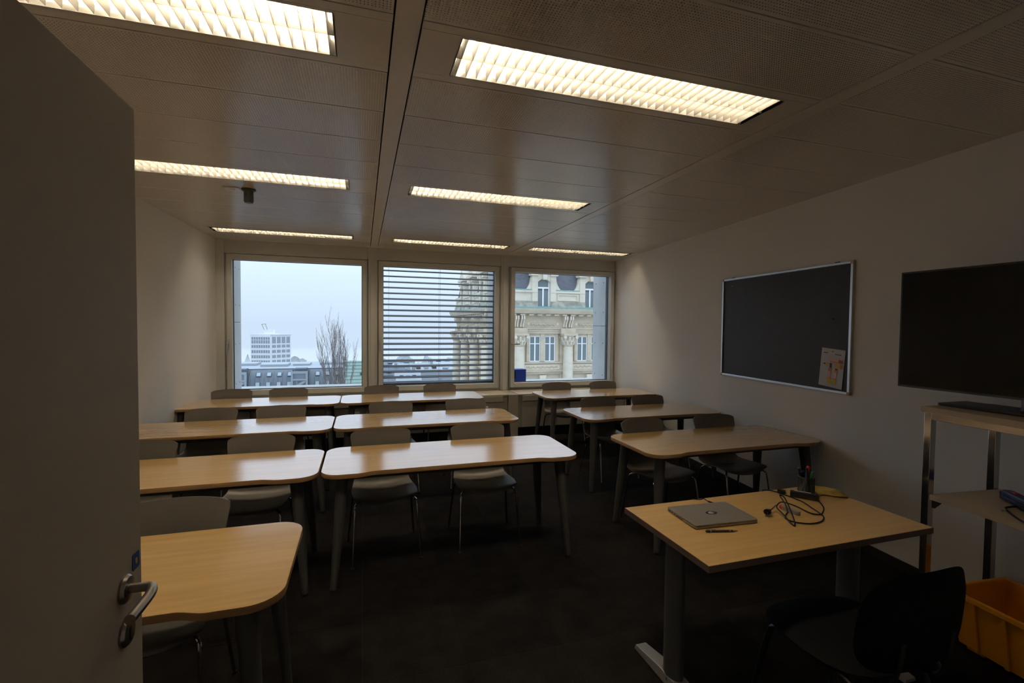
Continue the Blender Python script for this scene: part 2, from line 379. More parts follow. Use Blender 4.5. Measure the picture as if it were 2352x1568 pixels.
# ------------------------------------------------------------------ window wall
WIN = [(-1.670, -.004), (.292, 1.994), (2.312, 4.018)]      # glass openings
GZ0, GZ1 = .765, 2.532; SIL = .65
mb = MB()
mb.box(-2.2, 4.4, YW+.03, YW+.16, 2.60, ZC+.2)              # lintel panel
mb.box(-2.2, 4.4, YW+.03, YW+.16, 0, .69)                    # parapet
for a, c in ((-2.2, -1.74), (.066, .226), (2.07, 2.235), (4.10, 4.5)): mb.box(a, c, YW+.03, YW+.16, .69, 2.60)
tag(mb.build('wall_far', 'frame', smooth=0), kind='structure')
mb = MB().box(-1.90, 4.11, YW, YW+.03, 2.61, ZC).build('trim_1', 'frame', bevel=.002); tag(mb, kind='structure')
PIL = [(-1.865, -1.76), (.085, .205), (2.090, 2.212)]
for i, (a, c) in enumerate(PIL):
    mb = MB().box(a, c, YW-.012, YW+.03, SIL, ZC)
    if i: mb.box(a+.03, c-.03, YW-.028, YW-.012, SIL, ZC)
    tag(mb.build('trim_%d' % (i+2), 'frame_lt', bevel=.003), kind='structure')
def ring(mb, x0, x1, z0, z1, wx, wz, y0, y1):
    mb.box(x0, x0+wx, y0, y1, z0, z1).box(x1-wx, x1, y0, y1, z0, z1)
    return mb.box(x0+wx, x1-wx, y0, y1, z0, z0+wz).box(x0+wx, x1-wx, y0, y1, z1-wz, z1)
def handle(parent, x, z, horiz):
    h = MB().box(x-.015, x+.015, YW-.034, YW-.02, z-.075, z+.075).build('handle_plate', 'alu', parent, bevel=.004)
    if horiz: MB().tube(bez([(x, YW-.03, z), (x, YW-.07, z), (x+.02, YW-.08, z), (x+.12, YW-.08, z)]), .010, 10).build('handle_lever', 'alu', h)
    else: MB().tube(bez([(x, YW-.03, z+.02), (x, YW-.07, z+.02), (x, YW-.08, z), (x, YW-.08, z-.13)]), .010, 10).build('handle_lever', 'alu', h)
for i, (a, c) in enumerate(WIN):
    wn_ = struct('window_%d' % (i+1))
    pr = .045 if i == 2 else .018
    ring(MB(), a-.066, c+.066, .69, 2.605, .03, .03, YW+.0, YW+.10).build('fixed_frame', 'frame', wn_, bevel=.002)
    ring(MB(), a-.062, c+.062, .695, 2.598, .062, .068, YW-pr, YW+.07).build('sash', 'frame', wn_, bevel=.003)
    ring(MB(), a-.003, c+.003, GZ0-.003, GZ1+.003, .010, .010, YW+.06, YW+.085).build('glazing_seal', 'black', wn_)
    MB().box(a, c, YW+.068, YW+.074, GZ0, GZ1).build('pane', 'glass', wn_, smooth=0)
    handle(wn_, a-.045, 1.385, i == 2)
    for z in (.80, 2.52): MB().tube([(c+.062, YW-pr-.004, z-.04), (c+.062, YW-pr-.004, z+.04)], .008, 8).build('hinge', 'frame_lt', wn_)
# exterior ledge, piers, blind rails
tag(MB().box(-2.2, 4.5, YW+.10, 8.05, .55, .715).build('trim_5', 'concrete', bevel=.004), kind='structure')
def pier(x0, x1, label, y0=7.43, y1=7.90):
    t = thing('concrete_pier', label, 'pier', (0, 0, 0))
    MB().box(x0+.006, x1-.006, y0+.006, y1-.006, 1.675, 1.70).build('joint_seal', 'leg', t)
    for z0, z1 in ((-4, 1.683), (1.690, 5)):
        p_ = MB().box(x0, x1, y0, y1, z0, z1).build('concrete_panel', 'concrete', t, bevel=.004)
        for zz in ((1.38, .82) if z0 < 0 else (1.93, 2.45)):
            for xx, sg in ((x0, -1), (x1, 1)):
                for yy in (y0+.08, y1-.1):
                    MB().lathe([(.010, 0), (.010, .002)], 10, c=(xx-(.0005 if sg > 0 else -.0005) + (0 if sg > 0 else -.0025), yy, zz), mtx=Matrix.Rotation(PI/2, 3, 'Y')).build('bolt_hole', 'black', p_)
pier(-2.0, -1.695, 'concrete pier outside the window by the plain wall', 7.43, 7.83)
pier(.03, .245, 'concrete pier outside between plain window and window with blind')
pier(2.055, 2.315, 'concrete pier outside beside blue box on the ledge')
pier(4.055, 4.35, 'concrete pier outside the window by the chalkboard wall')
# venetian blind outside the second window
t = thing('venetian_blind', 'dark venetian blind lowered outside the middle window', 'blind', ((WIN[1][0]+WIN[1][1])/2, 7.345, 0))
hw = (WIN[1][1]-WIN[1][0])/2+.005
prof = []
for k in range(7):
    u = k/6; prof.append((-.030+.060*u, -.006*math.sin(PI*u)+.020*(u-.5)))
th = [(p, q-.0012) for p, q in prof[::-1]]
sl = MB().prism([(p, q) for p, q in prof+th] + [(-.030, -.019)], -hw, hw, 'x').mesh('slat', 'slat', smooth=0)
NS = 21
for k in range(NS): inst('slat', sl, t, (0, 0, .80+(2.487-.80)*k/(NS-1)))
MB().box(-hw, hw, -.03, .03, .772, .784).build('bottom_rail', 'slat_hem', t)
for xx in (-hw+.09, -.02, .0, hw-.11): MB().tube([(xx, -.033, .77), (xx, -.033, 2.56)], .0015, 5).build('cord', 'slat_hem', t)
for s_ in (-1, 1): MB().box(s_*(hw+.004)-.012, s_*(hw+.004)+.012, -.015, .015, .72, 2.60).build('guide_rail', 'black', t)
MB().box(-hw-.03, hw+.03, -.06, .06, 2.56, 2.66).build('head_box', 'slat', t)
for nm, xx, lb in (('a', WIN[0][0]-.02, 'black blind guide rail outside the window by the plain wall'), ('b', WIN[2][1]+.035, 'black blind guide rail outside the window by the chalkboard wall')):
    tt = thing('blind_guide', lb, 'rail', (xx, 7.345, .715))
    MB().box(-.014, .014, -.014, .014, 0, 2.0).build('rail', 'black', tt)
    MB().box(-.022, .022, -.022, .022, 0, .02).build('foot', 'black', tt)
# blue box on the outside ledge
t = thing('storage_box', 'blue box standing on the ledge outside the window', 'box', (2.50, 7.62, .715))
MB().box(-.14, .13, -.10, .10, 0, .225).build('body', 'bluebox', t, bevel=.006)
MB().box(-.14, .13, -.104, .104, .205, .232).build('lid', 'bluebox', t, bevel=.004)
MB().box(-.085, -.055, -.106, -.095, .08, .20).build('shadow_gap', 'black', t, bevel=.004)  # black strip standing in for the shadow gap between two boxes

# sill boards and cabinets below
FY = 6.73
for i, (a, c) in enumerate(((-1.85, .138), (.152, 2.075), (2.235, 4.055))):
    nm = ('beside the plain wall', 'under the middle window', 'beside the chalkboard wall')[i]
    if i == 2: c = xr(FY)-.01
    t = thing('radiator_cabinet', 'low cream cabinet %s below the windows' % nm, 'cabinet', (a, FY, 0))
    L = c-a
    MB().box(0, L, .02, YW-FY+.02, .145, SIL-.022).box(.02, L-.02, .10, YW-FY, 0, .145).build('body', 'cab', t)
    MB().box(.02, L-.02, .094, .10, 0, .145).build('toe_kick', 'base', t)
    MB().box(.06, L-.08, -.012, .022, .545, .630).build('apron_panel', 'cab', t, bevel=.006)
    nd = 3 if i < 2 else 3
    for k in range(nd):
        d_ = MB().box(.06+(L-.12)*k/nd+.003, .06+(L-.12)*(k+1)/nd-.003, .0, .02, .15, .535).build('cabinet_door', 'cab', t, bevel=.002)
    s_ = MB().box(-.0, L, -.008, YW-FY-.005, SIL-.02, SIL).build('sill_board', 'sill', bevel=.003); s_.location = (a, FY, 0)
    tag(s_, 'narrow pale sill board on top of the cabinet %s' % nm, 'sill')
t = thing('wall_casing', 'cream vertical casing between the cabinets under the windows', 'casing', (2.155, FY, 0))
MB().box(-.075, .075, -.01, YW-FY-.03, .0, SIL-.003).build('body', 'cab', t, bevel=.003)
for k, (xx, zz, lb) in enumerate(((2.72, .44, 'white socket on cabinet beside chalkboard wall desk'), (1.70, .44, 'white socket on cabinet under blind window, aisle end'), (.30, .44, 'white socket on cabinet under the blind window, pilaster end'), (-.10, .44, 'white socket on cabinet below the window by plain wall'))):
    t = thing('wall_socket', lb, 'socket', (xx, FY, zz))
    MB().box(-.065, .065, -.022, 0, -.042, .042).build('plate', 'white', t, bevel=.005)
    MB().box(-.045, .045, -.026, -.02, -.022, .022).build('outlet_insert', 'cab', t, bevel=.003)

# ------------------------------------------------------------------ classroom tables
TW, TD, TZ = 1.752, .70, .745
def table_outline(W, D):
    pts = []; r = .115; hw, hd = W/2, D/2
    def arc(cx, cy, a0):
        for k in range(9):
            a = a0+PI/2*k/8; pts.append((cx+r*math.cos(a), cy+r*math.sin(a)))
    arc(-hw+r, -hd+r, PI)
    for k in range(13):
        u = k/12; s_ = u*u*(3-2*u); pts.append((-hw+.215+.11*u, -hd+.030*s_))
    for k in range(13):
        u = 1-k/12; s_ = u*u*(3-2*u); pts.append((hw-.215-.11*u, -hd+.030*s_))
    arc(hw-r, -hd+r, 1.5*PI); arc(hw-r, hd-r, 0); arc(-hw+r, hd-r, PI/2)
    return pts
def make_table(W):
    P = {}
    mb = MB().prism(table_outline(W, TD), TZ-.028, TZ); me = mb.mesh('tabletop', 'wood', smooth=40, bevel=.003); P['tabletop'] = me; me.materials.append(M['edge'])
    for p in me.polygons: p.material_index = 1 if abs(p.normal.z) < .6 else 0
    P['leg'] = []
    for sx in (-1, 1):
        for sy in (-1, 1):
            tp = Vector((sx*(W/2-.130), sy*(TD/2-.110), TZ-.03)); bt = Vector((sx*(W/2-.075), sy*(TD/2-.050), .012))
            P['leg'].append((MB().tube([tp, tp.lerp(bt, .35), bt], [.046, .040, .024], 16, sq=.85).mesh('leg', 'leg'),
                             MB().lathe([(.021, 0), (.021, .014)], 12, c=(bt.x, bt.y, 0)).mesh('foot_glide', 'black')))
    P['rail'] = MB().box(-W/2+.13, W/2-.13, -.215, -.185, TZ-.075, TZ-.029).box(-W/2+.13, W/2-.13, .185, .215, TZ-.075, TZ-.029).box(-W/2+.115, -W/2+.145, -.2, .2, TZ-.075, TZ-.029).box(W/2-.145, W/2-.115, -.2, .2, TZ-.075, TZ-.029).mesh('under_frame', 'leg', smooth=0)
    return P
TP = make_table(TW); TPR = make_table(1.66)
def table(x, y, label, P=TP, rz=0):
    t = thing('classroom_table', label, 'table', (x, y, 0), rz, 'beech classroom tables in rows')
    inst('tabletop', P['tabletop'], t); inst('under_frame', P['rail'], t)
    for lg, ft in P['leg']: l_ = inst('leg', lg, t); inst('foot_glide', ft, l_)
ROWN = {1: 'window row', 2: 'second row from windows', 3: 'third row from windows', 4: 'row beside the open door'}
COLN = {'L': 'plain wall', 'C': 'centre aisle', 'R': 'chalkboard wall'}
RY = {1: 6.215, 2: 4.77, 3: 3.42, 4: 2.06}
for r_ in (1, 2, 3):
    table(-.262-TW/2, RY[r_], 'beech table at the plain wall end of the %s' % ROWN[r_])
    table(-.248+TW/2, RY[r_], 'beech table at the centre aisle end of the %s' % ROWN[r_])
table(-.258-TW/2, 2.06, 'beech table in front, partly hidden behind the open door')
for r_, x0, yc in ((3, 1.998, 3.265), (2, 2.130, 4.57), (1, 2.275, 5.985)):
    table(x0+.83, yc, 'beech table against the chalkboard wall in the %s' % ROWN[r_], TPR)

# ------------------------------------------------------------------ student chairs
def chair_parts():
    prof = [(-.258, .418, .185), (-.250, .437, .205), (-.215, .449, .222), (-.12, .447, .230), (-.02, .438, .230), (.07, .434, .222), (.125, .445, .212), (.157, .475, .203), (.175, .53, .199), (.188, .60, .203), (.203, .68, .213), (.222, .76, .224), (.238, .815, .229), (.245, .846, .2265)]
    n = len(prof)
    def fn(u, v):
        i = min(int(u*(n-1)), n-2); f = u*(n-1)-i; a = Vector(prof[i]); b_ = Vector(prof[i+1]); p = a.lerp(b_, f)
        x = (v*2-1); ax = abs(x); back = max(0, min(1, (p.y-.47)/.15)); top = max(0, min(1, (p.y-.74)/.106))
        hwid = p.z
        yy = p.x - back*.040*ax**2.2; zz = p.y + (1-back)*(.012*ax**3 - .010*(1-ax*ax)) - top*(.016*ax*ax + .012*ax**14)
        if u < .12: yy += .045*ax**3*(1-u/.12)
        return (hwid*x, yy, zz)
    P = {'shell': MB().grid(fn, 26, 20).mesh('seat_shell', 'plastic', smooth=60, solid=.007)}
    P['leg'] = []
    for s_ in (-1, 1):
        P['leg'].append((MB().tube(bez([(s_*.232, -.300, .006), (s_*.222, -.262, .20), (s_*.214, -.232, .375), (s_*.205, -.215, .408), (s_*.180, -.19, .422), (s_*.14, -.13, .424)], 5), .0085, 10).mesh('leg', 'chrome'), MB().lathe([(.011, 0), (.011, .012)], 10, c=(s_*.232, -.30, 0)).mesh('foot_cap', 'black')))
        P['leg'].append((MB().tube(bez([(s_*.250, .160, .006), (s_*.232, .128, .20), (s_*.216, .10, .365), (s_*.205, .085, .400), (s_*.180, .06, .414), (s_*.14, 0, .416)], 5), .0085, 10).mesh('leg', 'chrome'), MB().lathe([(.011, 0), (.011, .012)], 10, c=(s_*.25, .16, 0)).mesh('foot_cap', 'black')))
    P['frame'] = MB().box(-.15, .15, -.15, .02, .416, .428).mesh('seat_mount', 'leg', smooth=0, bevel=.003)
    return P
CP = chair_parts()
def chair(x, y, label, rz=0):
    t = thing('student_chair', label, 'chair', (x, y, 0), rz, 'grey plastic chairs tucked behind the tables')
    inst('seat_shell', CP['shell'], t); inst('seat_mount', CP['frame'], t)
    for lg, ft in CP['leg']: l_ = inst('leg', lg, t); inst('foot_cap', ft, l_)
CH = {('R', 1): [(2.78, 3.604, 6.30)], }
def two(row, col, xs, y, rz=(0, 0)):
    names = {'L': ('at plain wall table', 'end nearer plain wall', 'end nearer centre'), 'C': ('at centre aisle table', 'end nearer plain wall', 'aisle end'), 'R': ('at chalkboard wall table', 'aisle end', 'end nearer chalkboard wall')}[col]
    for k, x in enumerate(xs): chair(x, y, 'grey plastic chair %s, %s, %s' % (names[0], ROWN[row], names[1+k]), rz[k])
two(3, 'C', (.152, .922), 3.67, (.05, -.03)); two(2, 'C', (.300, 1.106), 5.03, (.03, -.04)); two(1, 'C', (.256, 1.045), 6.475, (.02, 0))
two(3, 'L', (-1.47, -.722), 3.68, (.04, -.06)); two(2, 'L', (-1.405, -.77), 5.03, (-.05, .04)); two(1, 'L', (-1.555, -.90), 6.475, (0, .03))
two(3, 'R', (2.43, 3.19), 3.50, (.10, -.02)); two(2, 'R', (2.66, 3.335), 4.80, (.03, .05)); two(1, 'R', (2.73, 3.50), 6.24, (0, .04))
chair(-.83, 2.34, 'grey plastic chair at the front table half hidden by the open door', .02)

# ------------------------------------------------------------------ teacher desk
t = thing('teacher_desk', 'beech desk on two grey columns holding laptop and cables', 'desk', (1.93, 1.815, 0))
MB().box(-.638, .638, -.310, .310, .712, .740).build('desktop', 'wood_d', t, bevel=.001)
for a in ((-.640, .640, -.312, -.310), (-.640, .640, .310, .312), (-.640, -.638, -.310, .310), (.638, .640, -.310, .310)): MB().box(*a, .712, .7396).build('edge_band', 'edge_dk', t)
for s_ in (-1, 1):
    xx = s_*.545
    c_ = MB().tube([(xx, .02, .03), (xx, .02, .70)], .058, 20, sq=.62).build('column', 'grey_metal', t)
    MB().box(xx-.03, xx+.03, .045, .06, .60, .69).build('cable_clip', 'black', c_, bevel=.004)
    f_ = MB().add([(xx-.038, -.30, .004), (xx+.038, -.30, .004), (xx+.038, .29, .004), (xx-.038, .29, .004), (xx-.03, -.30, .022), (xx+.03, -.30, .022), (xx+.036, -.04, .055), (xx-.036, -.04, .055), (xx+.036, .08, .055), (xx-.036, .08, .055), (xx+.03, .29, .022), (xx-.03, .29, .022)],
        [(0, 3, 2, 1), (0, 1, 5, 4), (4, 5, 6, 7), (7, 6, 8, 9), (9, 8, 10, 11), (11, 10, 2, 3), (1, 2, 10, 8, 6, 5), (0, 4, 7, 9, 11, 3)]).build('foot', 'foot_metal', t, bevel=.004)
    for yy in (-.27, .26): MB().lathe([(.016, 0), (.016, .006)], 12, c=(xx, yy, 0)).build('glide', 'black', f_)
    MB().box(xx-.035, xx+.035, -.26, .26, .692, .712).build('support_bar', 'black', t)
MB().box(-.52, .52, -.03, .03, .668, .700).build('cross_beam', 'grey_metal', t)
DZ = .740
# laptop
t = thing('laptop', 'closed silver laptop with black oval badge on teacher desk', 'laptop', (1.642, 1.905, DZ), -.06)
LAP = t; lw, ld = .172, .118
def rrect(hx, hy, r, k=5):
    return [(sx*(hx-r)+r*math.cos(a0+PI/2*i/k), sy*(hy-r)+r*math.sin(a0+PI/2*i/k)) for sx, sy, a0 in ((1, 1, 0), (-1, 1, PI/2), (-1, -1, PI), (1, -1, 1.5*PI)) for i in range(k+1)]
MB().prism(rrect(lw, ld, .012), .003, .0125).build('base', 'silver', t, bevel=.0015)
MB().prism(rrect(lw, ld, .012), .0138, .0195).build('lid', 'silver', t, bevel=.0015)
MB().prism([(.03*math.cos(2*PI*i/28), .020*math.sin(2*PI*i/28)) for i in range(28)], .0195, .0199).build('badge', 'black', t)
bd = MB().prism([(-.002+.0145*math.cos(2*PI*i/24), .0115*math.sin(2*PI*i/24)) for i in range(24)], .0198, .0202).build('badge_disc', 'white', t)
MB().box(-.010, -.0075, -.009, .009, .0202, .0204).box(-.0075, -.003, -.001, .0012, .0202, .0204).box(-.004, -.0015, -.009, .001, .0202, .0204).box(.002, .0045, -.011, .006, .0202, .0204).box(.0045, .009, .004, .006, .0202, .0204).box(.008, .0102, -.004, .006, .0202, .0204).box(.0045, .009, -.005, -.003, .0202, .0204).build('badge_lettering', 'ink', bd)
for a, c in ((.085, .100), (.066, .074), (.045, .054)): MB().box(-lw-.0006, -lw+.003, a, c, .006, .011).build('port', 'black', t)
MB().box(-lw-.0006, -lw+.003, -.02, .035, .0055, .0105).build('vent', 'black', t)
for s_ in (-1, 1):
    MB().box(s_*.11-.025, s_*.11+.025, ld-.004, ld+.004, .007, .017).build('hinge', 'black', t, bevel=.002)
    for q in (-1, 1): MB().lathe([(.008, 0), (.008, .0035)], 10, c=(s_*.14, q*.09, 0)).build('rubber_foot', 'black', t)
# pen
t = thing('pen', 'black ballpoint pen lying in front of laptop', 'pen', (1.564, 1.745, DZ+.0052), -.25)
X = Matrix.Rotation(PI/2, 3, 'Y')
MB().lathe([(.0035, -.075), (.0052, -.072), (.0052, .045), (.0050, .05)], 12, mtx=X).build('barrel', 'black', t)
MB().lathe([(.0050, .05), (.0015, .073), (.0008, .076)], 12, mtx=X).build('tip', 'steel', t)
for a, c in ((.034, .037), (.040, .042), (-.055, -.050)): MB().lathe([(.0055, a), (.0055, c)], 12, mtx=X).build('ring', 'steel', t)
MB().box(-.072, -.03, -.0015, .0015, .005, .0068).build('clip', 'black', t)
# pen cup
cx, cy = 2.385, 2.020
t = thing('pen_cup', 'black mesh pen cup on teacher desk', 'cup', (cx, cy, DZ))
r0 = .041; mb = MB(); H_ = .100
mesh_m = MB()
for k in range(40):
    a = 2*PI*k/40
    mesh_m.tube([(r0*math.cos(a), r0*math.sin(a), .003), (r0*math.cos(a+.0), r0*math.sin(a), H_)], .0011, 4, cap=False)
for k in range(20):
    z = .006+k*.0049; mesh_m.tube([(r0*math.cos(2*PI*j/24), r0*math.sin(2*PI*j/24), z) for j in range(25)], .0011, 4, cap=False)
mesh_m.build('wire_mesh', 'black', t)
MB().tube([(r0*math.cos(2*PI*j/32), r0*math.sin(2*PI*j/32), H_) for j in range(33)], .0024, 6).build('rim', 'black', t)
MB().lathe([(r0, 0), (r0, .004)], 24).build('cup_base', 'black', t)
def marker(bx, by, tx, ty, L, body, capm, label, rad=.0062):
    """standing in the cup: foot at (bx,by), leaning towards (tx,ty)"""
    b0 = Vector((bx, by, .0055)); d = Vector((tx, ty, 1)).normalized()
    t = thing('marker_pen', label, 'pen', (cx, cy, DZ), 0, 'pens in the mesh cup')
    q = Vector((0, 0, 1)).rotation_difference(d).to_matrix()
    MB().lathe([(rad*.8, 0), (rad, .003), (rad, L-.035)], 10, c=tuple(b0+d*.003), mtx=q).build('barrel', body, t)
    MB().lathe([(rad*1.12, L-.035), (rad*1.12, L-.002), (rad*.8, L)], 10, c=tuple(b0+d*.003), mtx=q).build('cap', capm, t)
marker(-.012, .010, .32, .05, .150, 'navy', 'red', 'blue marker with red cap in the mesh cup', .008)
marker(-.006, -.014, .26, -.02, .126, 'green', 'green', 'green marker leaning in the mesh cup', .007)
marker(.014, .004, -.34, .02, .128, 'black', 'black', 'black marker leaning in the mesh cup')
marker(.012, -.012, -.20, -.02, .150, 'black', 'black', 'tall black marker leaning in the mesh cup')
marker(.016, .016, -.28, .12, .140, 'black', 'black', 'black marker at back of the mesh cup')
marker(.0, .02, .05, .06, .118, 'white', 'navy', 'white marker standing inside the mesh cup')
# yellow cloth
def cl(u, v):
    x = (u-.5)*.155; yv = (v-.5)*.135
    z = .010+.016*(1-(2*u-1)**2)*(.6+.4*math.sin(5*v+1)) + .006*math.sin(9*u+4*v) + .010*v
    return (x+.012*math.sin(4*v), yv+.01*math.sin(6*u), max(.003, z*(.45+.55*min(1, 4*min(u, 1-u, v, 1-v)))))
ob = MB().grid(cl, 18, 18).build('cleaning_cloth', 'cloth', None, (2.515, 1.998, DZ), solid=-.002, smooth=70); ob.rotation_euler = (0, 0, -.45)
tag(ob, 'crumpled yellow cleaning cloth beside the pen cup', 'cloth')
# charger: brick, lead, plug
t = thing('power_adapter', 'black laptop charger brick with coiled lead on teacher desk', 'charger', (0, 0, 0))
mt = Matrix.Translation((2.318, 1.972, DZ+.0152)) @ Matrix.Rotation(-.86, 4, 'Z')
MB().box(-.068, .068, -.021, .021, -.0145, .0145, mt).build('brick', 'black', t, bevel=.004)
MB().box(-.05, .03, .008, .018, .0146, .0150, mt).build('label_strip', 'paper', t)
cz = DZ+.0045
pts = [(2.262, 2.038, DZ+.012), (2.255, 2.055, cz+.004), (2.240, 2.068, cz), (2.247, 2.040, cz), (2.252, 2.0, cz), (2.252, 1.962, cz), (2.250, 1.922, cz), (2.220, 1.843, cz), (2.195, 1.78, cz), (2.165, 1.732, cz), (2.101, 1.697, cz), (2.03, 1.696, cz), (1.979, 1.728, cz), (1.972, 1.775, cz), (2.01, 1.81, cz), (2.035, 1.822, cz+.004)]
MB().tube(bez(pts, 5), .0032, 8).build('mains_lead', 'rubber', t)
pts = [(2.035, 1.822, cz+.004), (2.06, 1.86, cz+.03), (2.07, 1.90, cz+.055), (2.075, 1.905, cz+.060), (2.08, 1.88, cz+.05), (2.0, 1.76, cz+.012), (1.945, 1.70, cz+.001), (1.942, 1.712, cz), (1.985, 1.80, cz+.008), (2.005, 1.86, cz+.02), (2.05, 1.885, cz+.03), (2.12, 1.92, cz+.012), (2.16, 1.89, cz), (2.15, 1.80, cz), (2.17, 1.77, cz), (2.20, 1.772, cz), (2.28, 1.826, cz), (2.344, 1.905, cz), (2.36, 1.926, DZ+.012)]
MB().tube(bez(pts, 5), .0032, 8).build('output_lead', 'rubber', t)
pts = [(2.02, 1.88, cz+.022), (1.99, 1.866, cz+.018), (1.955, 1.852, cz+.013)]
MB().tube(bez(pts, 4), .0035, 8).build('plug_lead', 'grey_metal', t)
mt = Matrix.Translation((1.925, 1.838, DZ+.0205)) @ Matrix.Rotation(.55, 4, 'Z') @ Matrix.Rotation(.10, 4, 'Y')
pg = MB().tube([mt @ Vector((v, 0, 0)) for v in (-.019, -.018, .002, .012, .016, .046)], [.012, .0165, .0165, .013, .0085, .0055], 14, sq=.8).build('plug', 'rubber', t)
[MB().box(-.038, -.016, a, a+.002, -.0045, .0045, mt).build('prong', 'chrome', pg) for a in (-.009, .007)]
MB().tube(bez([(2.247, 2.062, cz), (2.236, 2.10, cz), (2.215, 2.124, cz), (2.185, 2.126, cz)], 5), .0028, 8).build('thin_lead', 'rubber', t)
MB().box(-.02, .02, -.011, .011, -.010, .010, Matrix.Translation((2.262, 2.070, DZ+.011)) @ Matrix.Rotation(-1.1, 4, 'Z')).build('connector', 'black', t, bevel=.004)
# cord at the back corner of the laptop
ob = MB().tube(bez([(1.762, 2.035, DZ+.009), (1.752, 2.06, DZ+.010), (1.745, 2.085, DZ+.016), (1.735, 2.10, DZ+.006), (1.715, 2.12, DZ+.004), (1.70, 2.124, DZ+.004)], 5), .0024, 8)
ob.tube([(1.766, 2.026, DZ+.009), (1.752, 2.058, DZ+.010)], .0042, 8); ob = ob.build('charging_cord', 'rubber', LAP); ob.matrix_parent_inverse = (Matrix.Translation(LAP.location) @ Matrix.Rotation(-.06, 4, 'Z')).inverted()
# wireless presenter
t = thing('board_marker', 'grey board marker with red tip inside the cable loop', 'marker', (2.073, 1.838, DZ), -1.50)
MB().prism(rrect(.048, .014, .012), .0, .020).build('body', 'usb_grey', t, bevel=.004)
MB().lathe([(.009, 0), (.009, .012), (.006, .016)], 12, c=(-.047, 0, .010), mtx=Matrix.Rotation(-PI/2, 3, 'Y')).build('tip_cap', 'red', t)

# ------------------------------------------------------------------ visitor chair
t = thing('visitor_chair', 'black padded visitor chair at the teacher desk', 'chair', (1.86, 1.36, 0), -.02)
def pad(u, v, hw, hd, th, crown):
    pass
def cushion(fn_top, fn_bot, n=14):
    mb = MB(); mb.grid(fn_top, n, n); mb.grid(lambda u, v: fn_bot(u, 1-v), n, n); return mb
def sq(u, v, e=3.2):
    x, y_ = 2*u-1, 2*v-1
    k = (abs(x)**e+abs(y_)**e)**(1/e) or 1; mxx = max(abs(x), abs(y_)) or 1
    return x*mxx/k*(1 if k else 0), y_*mxx/k
def rim(u, v): return max(0, 1-max(abs(2*u-1), abs(2*v-1))**6)
sw, sd = .262, .235
def seat_t(u, v):
    x, y_ = sq(u, v); r_ = rim(u, v)
    return (x*sw, y_*sd+.02, .455+.028*r_ - .012*max(0, y_-.4)**2*r_)
def seat_b(u, v):
    x, y_ = sq(u, v); r_ = rim(u, v); return (x*sw, y_*sd+.02, .455-.022*r_)
cushion(seat_t, seat_b).build('seat', 'fabric', t, smooth=70)
bw, bh = .262, .185
def bk(off):
    def f(u, v):
        x, z = sq(u, v); r_ = rim(u, v); zz = .665+z*bh; lean = -.225-.10*(zz-.5) + .045*x*x
        return (x*bw*(1-.04*z), lean-.02+off*(r_*.018), zz)
    return f
cushion(bk(1), bk(-1.4)).build('backrest', 'fabric', t, smooth=70)
for s_ in (-1, 1):
    MB().tube(bez([(s_*.235, .26, .008), (s_*.225, .215, .25), (s_*.215, .185, .385), (s_*.210, .165, .415), (s_*.21, .12, .423), (s_*.21, -.10, .423), (s_*.21, -.165, .418), (s_*.212, -.19, .395)], 5), .0125, 10).build('front_leg', 'black', t)
    MB().tube([(s_*.212, -.10, .415), (s_*.235, -.26, .008)], .0125, 10).build('rear_leg', 'black', t)
    MB().tube(bez([(s_*.12, -.02, .415), (s_*.12, -.18, .418), (s_*.12, -.235, .44), (s_*.12, -.262, .52), (s_*.12, -.275, .62)], 5), .011, 10, sq=.6).build('back_support', 'black', t)
    for yy in (.26, -.26): MB().lathe([(.015, 0), (.015, .015)], 10, c=(s_*.235, yy, 0)).build('foot_cap', 'black', t)
for yy in (.11, -.08): MB().tube([(-.21, yy, .421), (.21, yy, .421)], .010, 8).build('cross_bar', 'black', t)

# ------------------------------------------------------------------ TV stand, TV, crate
SX0, SY0 = 2.935, 1.79
t = thing('tv_stand', 'chrome tube stand with two maple shelves carrying the television', 'stand', (SX0, SY0, 0), AR)
LNG = 1.25; DEP = .50; q = .036
for yy in (0, -LNG):
    for xx in (0, DEP):
        x0 = min(max(xx-q/2, .004), DEP-q-.004+q/2); 
        xa = .004 if xx == 0 else DEP-q-.004; ya = -.006-q if yy == 0 else -LNG+.006
        l_ = MB().box(xa, xa+q, ya, ya+q, .01, 1.222).build('leg', 'chrome', t, bevel=.002)
        MB().lathe([(.016, 0), (.016, .012)], 12, c=(xa+q/2, ya+q/2, 0)).build('glide', 'black', l_)
for zz in (1.186,):
    for xa in (.004, DEP-q-.004): MB().box(xa, xa+q, -LNG+.006+q, -.006-q, zz, zz+q).build('long_rail', 'chrome', t, bevel=.002)
    for ya in (-.006-q, -LNG+.006): MB().box(.004+q, DEP-q-.004, ya, ya+q, zz, zz+q).build('short_rail', 'chrome', t, bevel=.002)
MB().box(-.006, DEP, -LNG, .004, 1.222, 1.254).build('top_shelf', 'shelf', t, bevel=.0015)
MB().box(.006, DEP-.004, -LNG+.045, -.045, .752, .780).build('lower_shelf', 'shelf', t, bevel=.0015)
for yy in (-.05, -LNG+.02):
    MB().prism([(.04, .700), (.04, .752), (.14, .752)], yy, yy+.03, 'y').build('corner_bracket', 'leg', t)
